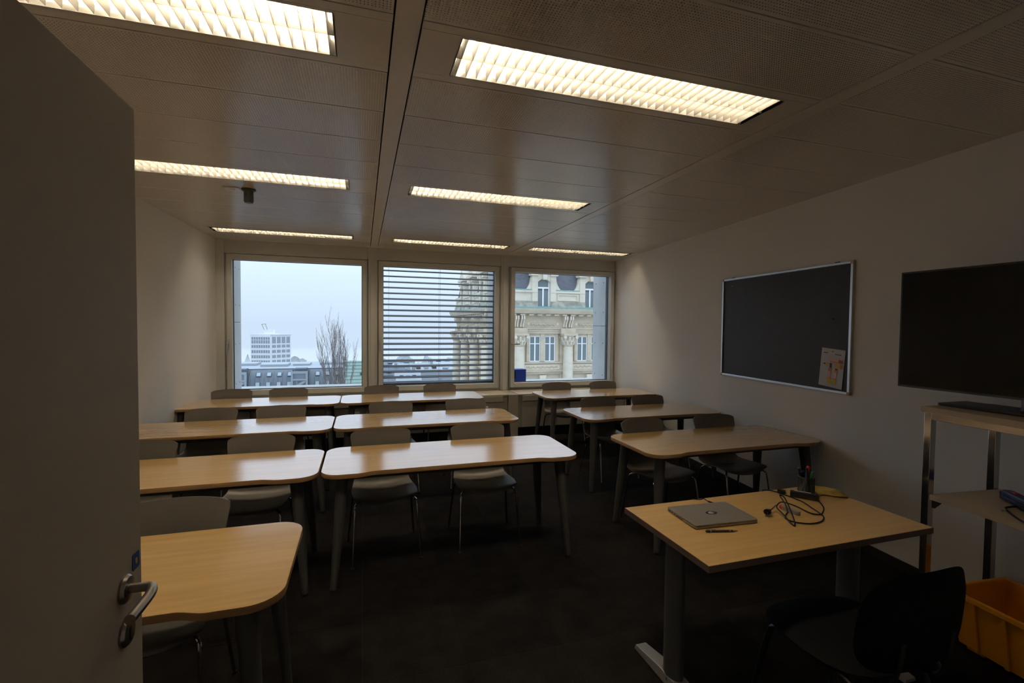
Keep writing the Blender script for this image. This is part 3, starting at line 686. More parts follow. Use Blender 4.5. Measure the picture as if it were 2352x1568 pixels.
# television
t = thing('television', 'large flat black television on the chrome stand', 'television', (3.17, 1.47, 1.254), -.015)
MB().prism(rrect(.12, .325, .015), 0, .014).build('base_plate', 'black', t, bevel=.003)
MB().lathe([(.032, .014), (.028, .02), (.026, .09)], 16, c=(.01, 0, 0)).build('neck', 'black', t)
MB().box(-.012, .030, -.605, .605, .068, .768).build('bezel', 'black', t, bevel=.004)
MB().box(-.0135, -.011, -.594, .594, .084, .757).build('screen', 'screen', t)
MB().box(-.014, -.010, -.595, .595, .070, .078).build('lower_trim', 'grey_metal', t)
MB().box(.03, .06, -.35, .35, .12, .55).build('rear_housing', 'black', t, bevel=.01)
# power strip on lower shelf
t = thing('power_strip', 'dark blue power strip with coiled cable on lower stand shelf', 'power strip', (3.13, 1.42, .780), -.62)
MB().prism(rrect(.026, .19, .02), .012, .055).build('body', 'navy', t, bevel=.008)
MB().box(-.010, .010, .10, .135, .054, .062).build('switch', 'red', t, bevel=.003)
for k in range(4): MB().lathe([(.017, .0545), (.017, .0565)], 16, c=(0, -.14+.055*k, 0)).build('outlet', 'black', t)
coil = []
for k in range(70):
    a = k*.36; coil.append(((.030+.012*math.sin(k*.7))*math.cos(a)*1.05-.004, .215*math.sin(a), .006+.0085*(k//18)))
MB().tube(bez(coil, 2), .0045, 6).build('cable', 'rubber', t)
MB().tube(bez([(-.03, .05, .010), (-.09, .02, .006), (-.115, -.06, .0055), (-.13, -.16, .0055), (-.12, -.26, .0055)], 6), .0045, 8).build('loose_cable', 'rubber', t)
MB().lathe([(.006, 0), (.006, .018)], 10, c=(-.135, -.03, .006), mtx=Matrix.Rotation(1.2, 3, 'Y')).build('cable_end', 'alu', t)
# yellow crate
t = thing('storage_crate', 'open yellow plastic crate on floor under the stand', 'crate', (3.155, 1.33, 0), AR)
hx0, hy0, hx1, hy1, hh = .165, .285, .205, .325, .300
mb = MB()
def crate_pt(sx, sy, f, inn): 
    a = hx0+(hx1-hx0)*f-inn; b_ = hy0+(hy1-hy0)*f-inn; return (sx*a, sy*b_)
cs = [(-1, -1), (1, -1), (1, 1), (-1, 1)]
vo0 = [(*crate_pt(*c, 0, 0), .02) for c in cs]; vo1 = [(*crate_pt(*c, 1, 0), hh) for c in cs]; vi1 = [(*crate_pt(*c, 1, .005), hh) for c in cs]; vi0 = [(*crate_pt(*c, 0, .005), .026) for c in cs]
fs = [(3, 2, 1, 0)]
for i in range(4):
    j = (i+1) % 4; fs += [(i, j, 4+j, 4+i), (4+i, 4+j, 8+j, 8+i), (8+i, 8+j, 12+j, 12+i)]
fs.append((12, 13, 14, 15)); mb.add(vo0+vo1+vi1+vi0, fs); mb.build('tub', 'yellow', t, bevel=.003)
ring_ = MB()
for (xa, xb, ya, yb) in ((-hx1-.016, -hx1+.004, -hy1-.016, hy1+.016), (hx1-.004, hx1+.016, -hy1-.016, hy1+.016), (-hx1+.004, hx1-.004, -hy1-.016, -hy1+.004), (-hx1+.004, hx1-.004, hy1-.004, hy1+.016)): ring_.box(xa, xb, ya, yb, hh-.022, hh+.004)
ring_.build('rim', 'yellow', t, bevel=.004)
for yy in (-.20, -.07, .07, .20):
    for s_ in (-1, 1): MB().add([(s_*(hx0+.001), yy-.008, .02), (s_*(hx0+.001), yy+.008, .02), (s_*(hx0+.012), yy+.008, .02), (s_*(hx0+.012), yy-.008, .02), (s_*(hx1+.001), yy-.008, .28), (s_*(hx1+.001), yy+.008, .28), (s_*(hx1+.012), yy+.008, .28), (s_*(hx1+.012), yy-.008, .28)], [(0, 1, 2, 3), (4, 7, 6, 5), (0, 4, 5, 1), (1, 5, 6, 2), (2, 6, 7, 3), (3, 7, 4, 0)]).build('rib', 'yellow', t)
for sx in (-1, 1):
    for sy in (-1, 1): MB().box(sx*.12-.03, sx*.12+.03, sy*.22-.04, sy*.22+.04, 0, .021).build('foot', 'yellow', t, bevel=.003)

# ------------------------------------------------------------------ chalkboard on the right wall
def wall_empty(name, label, cat, y, z): return thing(name, label, cat, (xr(y), y, z), AR)
t = wall_empty('notice_board', 'dark board in an aluminium frame on the wall', 'board', 3.50, 1.68)
bl_, bhh = .785, .512
MB().box(-.014, -.004, -bl_+.008, bl_-.008, -bhh+.008, bhh-.008).build('board_surface', 'board', t)
for s_ in (-1, 1):
    MB().box(-.024, -.002, s_*bl_-.011, s_*bl_+.011, -bhh+.012, bhh-.012).build('side_frame', 'alu', t, bevel=.003)
    MB().box(-.024, -.002, -bl_+.012, bl_-.012, s_*bhh-.010, s_*bhh+.010).build('long_frame', 'alu', t, bevel=.003)
    for z_ in (-1, 1): MB().box(-.026, -.001, s_*bl_-.014, s_*bl_+.014, z_*bhh-.014, z_*bhh+.014).build('corner_cap', 'shelf', t, bevel=.005)
    MB().box(-.012, -.002, s_*.64-.02, s_*.64+.02, bhh+.008, bhh+.018).build('hanger', 'black', t)
t = wall_empty('poster', 'small paper poster with orange and yellow print pinned on dark board', 'poster', 2.878, 1.355)
t.rotation_euler = (.075, 0, AR)
def pp(y0, y1, z0, z1, nm, m, x=-.0172, par=None): return MB().box(x, x+.0008, -y1, -y0, z0, z1).build(nm, m, par or t)
def sheet(u, v): return (-.0165-.004*math.sin(PI*u)*v*0-.003*(1-v)*abs(2*u-1), (u-.5)*.222, (v-.5)*.312)
MB().grid(sheet, 8, 8).build('sheet', 'paper', t, solid=.0006)
X_ = -.0205
pp(-.03, .10, .055, .085, 'print', 'pink', X_); pp(.06, .10, .052, .075, 'print', 'orange', X_); pp(-.02, .10, .048, .056, 'print', 'orange', X_)
pp(-.055, -.02, .012, .040, 'print', 'tan', X_); pp(.03, .085, .008, .042, 'print', 'tan', X_); pp(.078, .098, .004, .036, 'print', 'orange', X_)
pp(-.018, -.002, .0, .040, 'print', 'ink', X_); pp(.035, .055, -.012, .002, 'print', 'ink', X_); pp(-.08, -.06, .024, .034, 'print', 'ink', X_)
pp(-.030, .002, -.028, -.004, 'print', 'orange', X_); pp(.028, .060, -.034, -.014, 'print', 'orange', X_)
pp(-.028, -.004, -.072, -.028, 'print', 'pink', X_); pp(.028, .052, -.078, -.034, 'print', 'pink', X_)
pp(-.030, -.004, -.092, -.072, 'print', 'orange', X_); pp(.026, .052, -.094, -.078, 'print', 'orange', X_)
pp(-.034, .052, -.108, -.094, 'print', 'lime', X_); pp(-.034, .052, -.130, -.111, 'print', 'lime', X_)
pp(-.085, -.05, .115, .122, 'print', 'ink', X_); pp(.02, .08, .112, .117, 'print', 'ink', X_)
MB().lathe([(.006, 0), (.006, .004), (.003, .007)], 12, c=(-.021, 0, .135), mtx=Matrix.Rotation(-PI/2, 3, 'Y')).build('pin', 'gold', t)
t = wall_empty('magnet', 'small red pushpin stuck in the dark board', 'pin', 2.885, 1.755)
MB().lathe([(.0055, .013), (.0055, .018), (.003, .021), (.0045, .028)], 12, mtx=Matrix.Rotation(-PI/2, 3, 'Y')).build('head', 'red', t)
MB().lathe([(.0008, 0.004), (.0008, .013)], 6, mtx=Matrix.Rotation(-PI/2, 3, 'Y')).build('needle', 'steel', t)
t = wall_empty('pushpin', 'small pale pushpin at corner of the dark board', 'pin', 4.13, 2.12)
MB().lathe([(.0055, .013), (.0055, .018), (.003, .021), (.0045, .028)], 12, mtx=Matrix.Rotation(-PI/2, 3, 'Y')).build('head', 'white', t)
MB().lathe([(.0008, 0.004), (.0008, .013)], 6, mtx=Matrix.Rotation(-PI/2, 3, 'Y')).build('needle', 'steel', t)

# ------------------------------------------------------------------ open door
d = struct('door_1', (-.440, 1.160, 0))
MB().box(-.042, 0, -.93, 0, .012, 2.10).build('leaf', 'door', d, bevel=.002)
hy_, hz_ = -.076, 1.154
def onface(prof, y_, z_, seg=28): return MB().lathe(prof, seg, c=(0, y_, z_), mtx=Matrix.Rotation(PI/2, 3, 'Y'))
h = onface([(.027, 0), (.027, .004), (.023, .009), (.012, .010)], hy_, hz_).build('rosette', 'steel', d)
MB().tube(bez([(.008, hy_, hz_), (.035, hy_, hz_), (.047, hy_-.006, hz_), (.053, hy_-.025, hz_-.001), (.054, hy_-.06, hz_-.002), (.053, hy_-.112, hz_-.002)], 6), .0092, 14).build('lever', 'steel', h)
k_ = onface([(.027, 0), (.027, .004), (.023, .009), (.012, .0095)], hy_, hz_-.085).build('key_rosette', 'steel', d)
MB().box(.0095, .0105, hy_-.003, hy_+.003, hz_-.10, hz_-.076).build('keyhole', 'black', k_)
st = MB().prism(rrect(.0165, .015, .004), 0, .001)
st = st.build('sticker', 'sticker', d, (0.0005, -.027, 1.187)); st.rotation_euler = (0, PI/2, 0)
pc = MB().prism(rrect(.0055, .0045, .001), .0011, .0016).build('pictogram', 'tan', st)

# ------------------------------------------------------------------ outside: ground and haze
gr = MB().box(-260, 260, 12, 470, -40.5, -40).build('ground', 'ground', smooth=0); tag(gr, kind='structure')
# ornate stone building across the street -------------------------------------------------
bld = thing('stone_building', 'ornate pale stone building with columns and slate roof outside', 'building', (0, 0, -40))
ZB = 40.
class FB(MB):
    """facade-local coordinates: s along, n outward, z up"""
    def __init__(s, fr): super().__init__(); s.fr = fr
    def p(s, a, n_, z): O, D, N = s.fr; q_ = O+D*a+N*n_; return Vector((q_.x, q_.y, z+ZB))
    def fbox(s, a0, a1, n0, n1, z0, z1):
        vs = [s.p(a, n_, z) for z in (z0, z1) for n_ in (n0, n1) for a in (a0, a1)]
        return s.add(vs, [(0, 2, 3, 1), (4, 5, 7, 6), (0, 1, 5, 4), (2, 6, 7, 3), (0, 4, 6, 2), (1, 3, 7, 5)])
    def fpoly(s, poly, n0, n1):
        k = len(poly); vs = [s.p(a, n_, z) for n_ in (n0, n1) for a, z in poly]
        return s.add(vs, [tuple(range(k))[::-1], tuple(range(k, 2*k))]+[(i, (i+1) % k, k+(i+1) % k, k+i) for i in range(k)])
    def fprof(s, prof, a0, a1):       # profile in (n,z) swept along s
        k = len(prof); vs = [s.p(a, n_, z) for a in (a0, a1) for n_, z in prof]
        return s.add(vs, [tuple(range(k))[::-1], tuple(range(k, 2*k))]+[(i, (i+1) % k, k+(i+1) % k, k+i) for i in range(k)])
    def flathe(s, prof, a, n_, seg=18):
        c = s.p(a, n_, 0); return s.lathe([(r_, z) for r_, z in prof], seg, c=(c.x, c.y, c.z))
FR = (Vector((11.2, 40, 0)), Vector((1, 0, 0)), Vector((0, -1, 0)))
SD = (Vector((11.2, 40, 0)), Vector((0, 1, 0)), Vector((-1, 0, 0)))
MB().box(11.2, 26, 40, 57.3, 0, 3.3+ZB).build('wall_block', 'stone', bld, smooth=0)
def facade(fr, L, cols, per, skip_w=()):
    def P(m, nm, fn, par=bld, **k):
        f_ = FB(fr); fn(f_); k.setdefault('smooth', 30); return f_.build(nm, m, par, **k)
    e0, e1 = -.0, L
    P('stone', 'cornice', lambda f: f.fprof([(0, 2.58), (.30, 2.62), (.35, 2.76), (.95, 2.80), (1.05, 3.0), (1.15, 3.2), (1.15, 3.24), (0, 3.3)], e0-1.1, e1))
    P('copper', 'copper_flashing', lambda f: f.fprof([(0, 3.24), (1.12, 3.245), (1.12, 3.28), (.4, 3.46), (0, 3.5)], e0-1.05, e1))
    P('stone', 'frieze', lambda f: f.fprof([(0, 1.5), (.22, 1.5), (.22, 2.6), (0, 2.6)], e0-.2, e1))
    P('stone', 'architrave', lambda f: f.fprof([(0, 1.03), (.30, 1.03), (.30, 1.20), (.36, 1.22), (.36, 1.36), (.46, 1.44), (.46, 1.52), (0, 1.55)], e0-.3, e1))
    k = 0; a = .35
    while a < L:
        P('stone_w', 'dentil', lambda f: f.fbox(a, a+.42, .3, .78, 2.62, 2.76), smooth=0); a += .80
    ms = [c+per/2 for c in cols if c+per/2 < L]; cuts = [e0-.2]+[v for m_ in ms for v in (m_-.62, m_+.62)]+[e1]
    for i in range(0, len(cuts), 2):
        a0, a1 = cuts[i], cuts[i+1]
        P('stone_g', 'weathered_base', lambda f: f.fprof([(-.2, 3.35), (.62, 3.35), (.5, 3.55), (.45, 3.9), (-.2, 3.95)], a0, a1))
        P('stone_w', 'parapet', lambda f: f.fprof([(-.3, 3.9), (.32, 3.9), (.32, 4.62), (.45, 4.68), (.45, 4.85), (-.3, 4.92)], a0, a1))
        P('copper', 'parapet_flashing', lambda f: f.fprof([(-.3, 4.91), (.42, 4.86), (.30, 4.97), (-.3, 5.0)], a0, a1))
    P('slate', 'slate_roof', lambda f: f.fprof([(.10, 4.95), (-.9, 9.2), (-3.0, 9.6), (-3, 4.95)], e0+.1, e1))
    P('stone', 'ledge', lambda f: f.fprof([(0, -1.74), (.18, -1.72), (.26, -1.62), (.26, -1.54), (0, -1.5)], e0-.1, e1))
    P('stone_w', 'ornament_band', lambda f: f.fprof([(0, -2.25), (.12, -2.25), (.12, -1.76), (0, -1.74)], e0, e1))
    P('stone', 'lower_ledge', lambda f: f.fprof([(0, -2.66), (.2, -2.64), (.3, -2.45), (.38, -2.38), (.38, -2.3), (0, -2.25)], e0-.1, e1))
    for c in cols:
        P('stone_w', 'column_shaft', lambda f: f.flathe([(.50, -16), (.49, -4), (.46, -1.5), (.43, -.1)], c, .55))
        P('stone', 'capital', lambda f: (f.flathe([(.46, -.10), (.50, -.04), (.45, 0), (.47, .25), (.56, .42), (.50, .46), (.55, .62), (.70, .86)], c, .55, 12), f.fbox(c-.68, c+.68, -.1, 1.2, .86, 1.03)))
        def leaves(f):
            for row, (z, rr_, k, hh_) in enumerate(((.08, .50, 9, .30), (.36, .56, 9, .34))):
                for j in range(k):
                    an = 2*PI*(j+.5*row)/k; o_ = f.p(c, .55, 0); ca, sa = math.cos(an), math.sin(an)
                    f.tube([(o_.x+(rr_-.06)*ca, o_.y+(rr_-.06)*sa, o_.z+z-.05), (o_.x+rr_*ca, o_.y+rr_*sa, o_.z+z+hh_*.6), (o_.x+(rr_+.10)*ca, o_.y+(rr_+.10)*sa, o_.z+z+hh_), (o_.x+(rr_+.12)*ca, o_.y+(rr_+.12)*sa, o_.z+z+hh_-.08)], [.10, .12, .08, .03], 5)
            for s1 in (-1, 1):
                for s2 in (-.05, 1.15): f.tube([f.p(c+s1*.56, s2-.1, .72), f.p(c+s1*.56, s2+.1, .72)], .15, 8)
        P('stone_w', 'capital_leaves', leaves)
        P('stone', 'pilaster', lambda f: f.fbox(c-.62, c+.62, 0, .16, -16, 1.03))
        P('stone', 'entablature_block', lambda f: f.fbox(c-.72, c+.72, .2, .62, 1.03, 1.5))
        for s_ in (-.27, .27):
            P('stone_w', 'bracket', lambda f: (f.fprof([(.2, 1.58), (.42, 1.60), (.45, 1.85), (.62, 2.1), (.78, 2.3), (.78, 2.6), (.2, 2.6)], c+s_-.17, c+s_-.03), f.fprof([(.2, 1.58), (.45, 1.60), (.48, 1.85), (.65, 2.1), (.80, 2.3), (.80, 2.6), (.2, 2.6)], c+s_+.03, c+s_+.17)))
    for c in cols:
        m_ = c+per/2
        if m_ > L: continue
        # frieze garland and roundels
        def lumps(f, a0, a1, k, z, n0, r_):
            for j in range(k):
                c_ = f.p(a0+(a1-a0)*(j+.5)/k, n0, z+.04*math.sin(j*2.1)); f.lathe([(.02, -r_), (r_*.8, -r_*.6), (r_, 0), (r_*.8, r_*.6), (.02, r_)], 7, c=tuple(c_))
        P('stone', 'frieze_garland', lambda f: (f.fbox(m_-1.18, m_+1.18, .2, .24, 1.66, 2.10), lumps(f, m_-1.12, m_+1.12, 15, 1.88, .24, .13)))
        P('stone', 'band_ornament', lambda f: lumps(f, m_-1.5, m_+1.5, 20, -2.0, .12, .085))
        for q_ in (-1.42, 1.42): P('stone_w', 'roundel', lambda f: f.lathe([(.16, 0), (.13, .06), (.05, .09)], 14, c=tuple(f.p(m_+q_, .21, 1.88)), mtx=Matrix.Rotation(PI/2, 3, 'X') if abs(f.fr[1].x) > .5 else Matrix.Rotation(-PI/2, 3, 'Y')))
        # paired windows in a stone surround
        P('stone', 'window_surround', lambda f: (f.fbox(m_-1.52, m_-1.24, 0, .16, -1.5, 1.03), f.fbox(m_+1.24, m_+1.52, 0, .16, -1.5, 1.03), f.fbox(m_-.20, m_+.20, 0, .2, -1.5, 1.03), f.fbox(m_-1.24, m_+1.24, 0, .12, .78, 1.03)), smooth=0)
        for q_ in (-.72, .72):
            wf = P('wwhite', 'window', lambda f: (f.fbox(m_+q_-.52, m_+q_-.44, .02, .09, -1.5, .78), f.fbox(m_+q_+.44, m_+q_+.52, .02, .09, -1.5, .78), f.fbox(m_+q_-.06, m_+q_+.06, .02, .10, -1.5, .78), f.fbox(m_+q_-.44, m_+q_+.44, .02, .09, .07, .15), f.fbox(m_+q_-.44, m_+q_+.44, .02, .09, -1.5, -1.42), f.fbox(m_+q_-.44, m_+q_+.44, .02, .09, .72, .78)), smooth=0)
            P('wglass', 'pane', lambda f: f.fbox(m_+q_-.46, m_+q_+.46, .01, .05, -1.46, .76), par=wf, smooth=0)
        # arch and keystone below
        P('stone_w', 'keystone', lambda f: f.fpoly([(m_-.32, -2.72), (m_+.32, -2.72), (m_+.22, -3.6), (m_-.22, -3.6)], 0, .38))
        arc_ = [(m_+1.75*math.cos(PI*i/16), -4.9+1.75*math.sin(PI*i/16)) for i in range(17)]; arc2 = [(m_+1.40*math.cos(PI*i/16), -4.9+1.40*math.sin(PI*i/16)) for i in range(16, -1, -1)]
        P('stone_w', 'arch', lambda f: f.fpoly(arc_+arc2, 0, .18), smooth=0)
        P('wglass', 'arch_window', lambda f: f.fpoly(arc2+[(m_+1.40, -9), (m_-1.40, -9)][::1], .0, .04), smooth=0)
        # dormer
        P('stone_w', 'dormer_front', lambda f: (f.fbox(m_-1.15, m_-.60, -1.2, .42, 3.45, 6.62), f.fbox(m_+.60, m_+1.15, -1.2, .42, 3.45, 6.62), f.fpoly([(m_-.60, 6.62), (m_-.60, 5.60)]+[(m_+.60*(i/6-1), 5.60+.32*math.sin(PI/2*i/6)) for i in range(1, 7)]+[(m_+.60*i/6, 5.60+.32*math.cos(PI/2*i/6)) for i in range(1, 7)]+[(m_+.60, 6.62)], -1.2, .38)), bevel=.04)
        P('stone_w', 'dormer_cornice', lambda f: (f.fbox(m_-1.30, m_-.55, -.3, .60, 6.15, 6.45), f.fbox(m_+.55, m_+1.30, -.3, .60, 6.15, 6.45)), bevel=.06)
        P('stone_w', 'dormer_keystone', lambda f: f.fpoly([(m_-.24, 6.6), (m_+.24, 6.6), (m_+.17, 5.82), (m_-.17, 5.82)], .1, .62))
        P('stone_w', 'dormer_gable', lambda f: (f.fprof([(-1.2, 6.6), (.66, 6.6), (.66, 6.85), (-1.2, 6.9)], m_-1.4, m_+1.4), f.fpoly([(m_-1.3, 6.88), (m_+1.3, 6.88), (m_, 8.1)], -1.0, .5)))
        for s_ in (-1, 1):
            cv = [(m_+s_*1.15, 6.0)]+[(m_+s_*(1.15+.06+.48*(i/8)**2.2), 6.0-1.1*i/8) for i in range(9)]+[(m_+s_*1.75, 4.6), (m_+s_*1.15, 4.6)]
            P('stone_w', 'volute', lambda f: f.fpoly(cv if s_ < 0 else cv[::-1], -.1, .30))
        dw = P('wwhite', 'dormer_window', lambda f: (f.fbox(m_-.60, m_-.50, .0, .14, 3.36, 6.1), f.fbox(m_+.50, m_+.60, .0, .14, 3.36, 6.1), f.fbox(m_-.07, m_+.07, .0, .13, 3.46, 5.05), f.fbox(m_-.5, m_+.5, .0, .14, 5.05, 5.20), f.fbox(m_-.5, m_+.5, .0, .14, 3.36, 3.46)), smooth=0)
        P('wglass', 'pane', lambda f: f.fbox(m_-.52, m_+.52, -.02, .04, 3.42, 6.1), par=dw, smooth=0)
        # recessed parapet panel beyond the dormer
        P('stone_w', 'parapet_panel', lambda f: (f.fbox(m_+per/2-1.0, m_+per/2+1.0, .3, .40, 4.48, 4.58), f.fbox(m_+per/2-1.0, m_+per/2+1.0, .3, .40, 3.98, 4.06), f.fbox(m_+per/2-1.0, m_+per/2-.9, .3, .40, 4.06, 4.48), f.fbox(m_+per/2+.9, m_+per/2+1.0, .3, .40, 4.06, 4.48)), smooth=0)
facade(FR, 14.5, [1.95+4.65*i for i in range(3)], 4.65)
facade(SD, 17.2, [1.5+4.65*i for i in range(4)], 4.65)

# white office tower -------------------------------------------------------------------------
TY = 250.; tw = thing('office_tower', 'white concrete office tower with rows of windows in the mist', 'building', (-41.8, TY, -40))
zt = 36.2
fa, fb = Vector((-8.9, 2.2, 0)), Vector((7.9, 7.6, 0))       # the two visible faces leave the near corner
cr = [Vector((0, 0, 0)), fb, fa+fb, fa]
mbx = MB().prism([(p.x, p.y) for p in cr], 0, zt).build('wall', 'tower', tw, smooth=0)
MB().prism([(p.x*1.0+(-.3 if i in (2, 3) else .3), p.y) for i, p in enumerate(cr)], zt, zt+.5).build('roof_slab', 'tower', tw, smooth=0)
ph = MB().box(-3.2, .9, 2.4, 6.5, zt+.5, zt+2.6).build('roof_house', 'tower', tw, smooth=0)
MB().tube([(-3.0, 3, zt+2.2), (-4.2, 3, zt+5.2)], .10, 5).tube([(-1.8, 3, zt+2.6), (-2.6, 3, zt+5.3)], .10, 5).tube([(-4.3, 3, zt+5.2), (-2.4, 3, zt+5.35)], .10, 5).build('mast', 'zinc', tw)
def wbox(D, a0, a1, z0, z1, out=.12):
    d_ = D.normalized(); nn = Vector((d_.y, -d_.x, 0)) if D.x > 0 else Vector((-d_.y, d_.x, 0))
    p0, p1 = d_*a0+nn*out, d_*a1+nn*out; q0, q1 = d_*a0-nn*.2, d_*a1-nn*.2
    return MB().add([(p0.x, p0.y, z0), (p1.x, p1.y, z0), (p1.x, p1.y, z1), (p0.x, p0.y, z1), (q0.x, q0.y, z0), (q1.x, q1.y, z0), (q1.x, q1.y, z1), (q0.x, q0.y, z1)], [(0, 1, 2, 3), (7, 6, 5, 4), (0, 4, 5, 1), (1, 5, 6, 2), (2, 6, 7, 3), (3, 7, 4, 0)])
FL = fa.length; GL = fb.length
rows = [(zt-2.1, zt-.9), (zt-3.9, zt-2.4)]+[(zt-6.0-2.45*i, zt-4.65-2.45*i) for i in range(9)]
for (z0, z1) in rows:
    for k in range(8):
        a = .35+(FL-.5)*k/8; wbox(fa, a, a+(FL-.5)/8*.66, z0, z1).build('window', 'tglass', tw, smooth=0)
for (z0, z1) in [(zt-3.9, zt-.8)]+rows[2:]:
    for gq in range(4):
        for k in range(3):
            a = .7+(GL-.8)*(gq+.10)/4+(GL-.8)/4*.8*k/3; wbox(fb, a, a+(GL-.8)/4*.16, z0, z1).build('window', 'tglass', tw, smooth=0)

# zinc mansard building --------------------------------------------------------------------------
mz = thing('mansard_building', 'grey zinc roofed building with skylights and glazed stair bays', 'building', (0, 60, -40))
prof = [(0, -16), (0, -6.6), (.25, -5.6), (.75, -4.6), (1.5, -3.95), (2.3, -3.75), (2.3, -16)]
def mrange(x0, x1, nm='roof_shell'):
    MB().prism([(y_, z+40) for y_, z in prof], x0, x1, 'x').build(nm, 'zinc', mz, smooth=50)
segs = [(-26, -14.2), (-12.4, -7.95), (-6.05, -.6)]
MB().box(-30, -.6, 2.2, 14, 0, 36.25).build('rear_block', 'zinc_l', mz, smooth=0)
for x0, x1 in segs:
    mrange(x0, x1)
    a = x0+.12
    while a < x1-.05:
        MB().prism([(y_-.035, z+40) for y_, z in prof[1:6]]+[(y_+.02, z+40-.03) for y_, z in prof[5:0:-1]], a, a+.03, 'x').build('standing_seam', 'zinc', mz, smooth=0); a += .48
    k0 = [x0+.95+1.1*i for i in range(int((x1-x0-1.0)/1.1)+1)] if x0 > -20 else []
    for c in k0:
        for zz, yy, tl in ((-4.28, 1.05, .78), (-5.35, .37, .32)):
            mt = Matrix.Translation((c, yy, zz+40)) @ Matrix.Rotation(-tl, 4, 'X')
            s_ = MB().box(-.24, .24, -.10, .04, -.30, .30, mt).build('skylight', 'zinc', mz, smooth=0)
            MB().box(-.19, .19, -.115, -.08, -.25, .25, mt).build('pane', 'skyl', s_, smooth=0)
for x0, x1 in ((-14.1, -12.5), (-7.9, -6.1)):
    gq = MB().box(x0, x0+.22, -.1, .1, 26, 36.15).box(x1-.22, x1, -.1, .1, 26, 36.15).box(x0+.22, x1-.22, -.1, .1, 35.9, 36.15).box(x0+.22, x1-.22, -.1, .1, 35.1, 35.28).box((x0+x1)/2-.3, (x0+x1)/2-.24, -.06, .04, 26, 35.1).build('stair_bay_frame', 'zinc_l', mz, smooth=0)
    MB().box(x0+.22, x1-.22, .3, .4, 26, 35.9).build('stair_glass', 'tglass', gq, smooth=0)
    MB().add([(x0+.5, -.02, 34.55), (x1-.25, -.02, 35.2), (x1-.25, -.02, 34.85), (x0+.5, -.02, 34.2), (x0+.5, .25, 34.55), (x1-.25, .25, 35.2), (x1-.25, .25, 34.85), (x0+.5, .25, 34.2)], [(0, 3, 2, 1), (4, 5, 6, 7), (0, 1, 5, 4), (1, 2, 6, 5), (2, 3, 7, 6), (3, 0, 4, 7)]).build('stair_flight', 'zinc_l', gq, smooth=0)
    MB().box(x0+.3, x1-.2, .6, 2.0, 36.15, 36.45).build('lift_cap', 'zinc', mz, smooth=0)
for x0, x1, y0, h_ in ((-12.2, -9.1, 6, .34), (-8.6, -6.6, 7, .30), (-5.4, -.8, 8, .36), (-20, -13, 8, .34)): MB().box(x0, x1, y0, y0+3, 36.2, 36.2+h_).build('roof_plant_room', 'roof_w', mz, smooth=0)
MB().box(-26, -.6, 2.2, 2.5, 36.25, 36.32).build('roof_coping', 'leg', mz, smooth=0)

# pale green copper roof --------------------------------------------------------------------------
gq = thing('green_roof_house', 'building with pale green copper seamed roof behind the bare tree', 'building', (-.6, 46, -40))
MB().box(-1.0, 1.6, 0, 9, 0, 35.6).build('wall', 'roof_w', gq, smooth=0)
M['mint'] = mat('mint_roof', (.20, .275, .235), .7)
MB().prism([(-.2, 35.4), (4.5, 38.0), (9.2, 35.4)], -1.2, 1.8, 'x').build('roof', 'mint', gq, smooth=0)
for k in range(9):
    u = (k+.5)/9; MB().box(-1.2, 1.8, -.2+4.7*u-.03, -.2+4.7*u+.03, 35.4+2.6*u, 35.4+2.6*u+.06).build('roof_seam', 'copper', gq, smooth=0)
MB().box(.4, 1.3, 2.2, 3.0, 36.7, 37.0).build('roof_hatch', 'leg', gq, smooth=0)

# town roofs seen through the blind ----------------------------------------------------------------
random.seed(3)
spots = [(2.6, 62, 3.6, 34.2, 'roof_w'), (6.4, 70, 3.4, 34.9, 'roof_w'), (9.0, 62, 3.0, 34.0, 'zinc_l'), (5.0, 92, 6, 33.5, 'zinc'), (12.5, 96, 6, 33.8, 'roof_w'), (1.0, 110, 8, 32.4, 'zinc_l'), (20, 120, 10, 31.5, 'roof_w'), (-6, 130, 9, 31.0, 'zinc'), (13, 150, 9, 29.5, 'zinc_l'), (28, 165, 12, 28.6, 'roof_w'), (2, 180, 12, 27.5, 'zinc_l'), (-26, 190, 14, 27.0, 'roof_w'), (16, 215, 14, 25.5, 'zinc'), (40, 230, 16, 24.8, 'zinc_l'), (-14, 150, 8, 29.4, 'zinc')]
for i, (x, y_, w_, h_, m_) in enumerate(spots):
    t = thing('town_house', {'roof_w': 'town house with white pitched roof far outside', 'zinc_l': 'town house with light grey pitched roof far outside', 'zinc': 'town house with dark grey pitched roof far outside'}[m_], 'building', (x, y_, -40), random.uniform(-.4, .4), {'roof_w': 'town houses with white roofs', 'zinc_l': 'town houses with light roofs', 'zinc': 'town houses with dark roofs'}[m_])
    MB().box(-w_/2, w_/2, 0, w_*.9, 0, h_-1.2).build('wall', 'roof_w', t, smooth=0)
    MB().prism([(-.2, h_-1.3), (w_*.45, h_), (w_*.9+.2, h_-1.3)], -w_/2-.2, w_/2+.2, 'x').build('roof', m_, t, smooth=0)
    MB().box(w_*.2, w_*.2+.5, w_*.4, w_*.4+.5, h_-.4, h_+.7).build('chimney', 'zinc_l', t, smooth=0)
    for k in range(3):
        u = .3; MB().box(-w_*.35+k*w_*.27, -w_*.35+k*w_*.27+w_*.14, w_*.08, w_*.26, h_-1.3+1.3*u, h_-1.3+1.3*u+.35).build('roof_window', 'skyl' if k % 2 else 'leg', t, smooth=0)

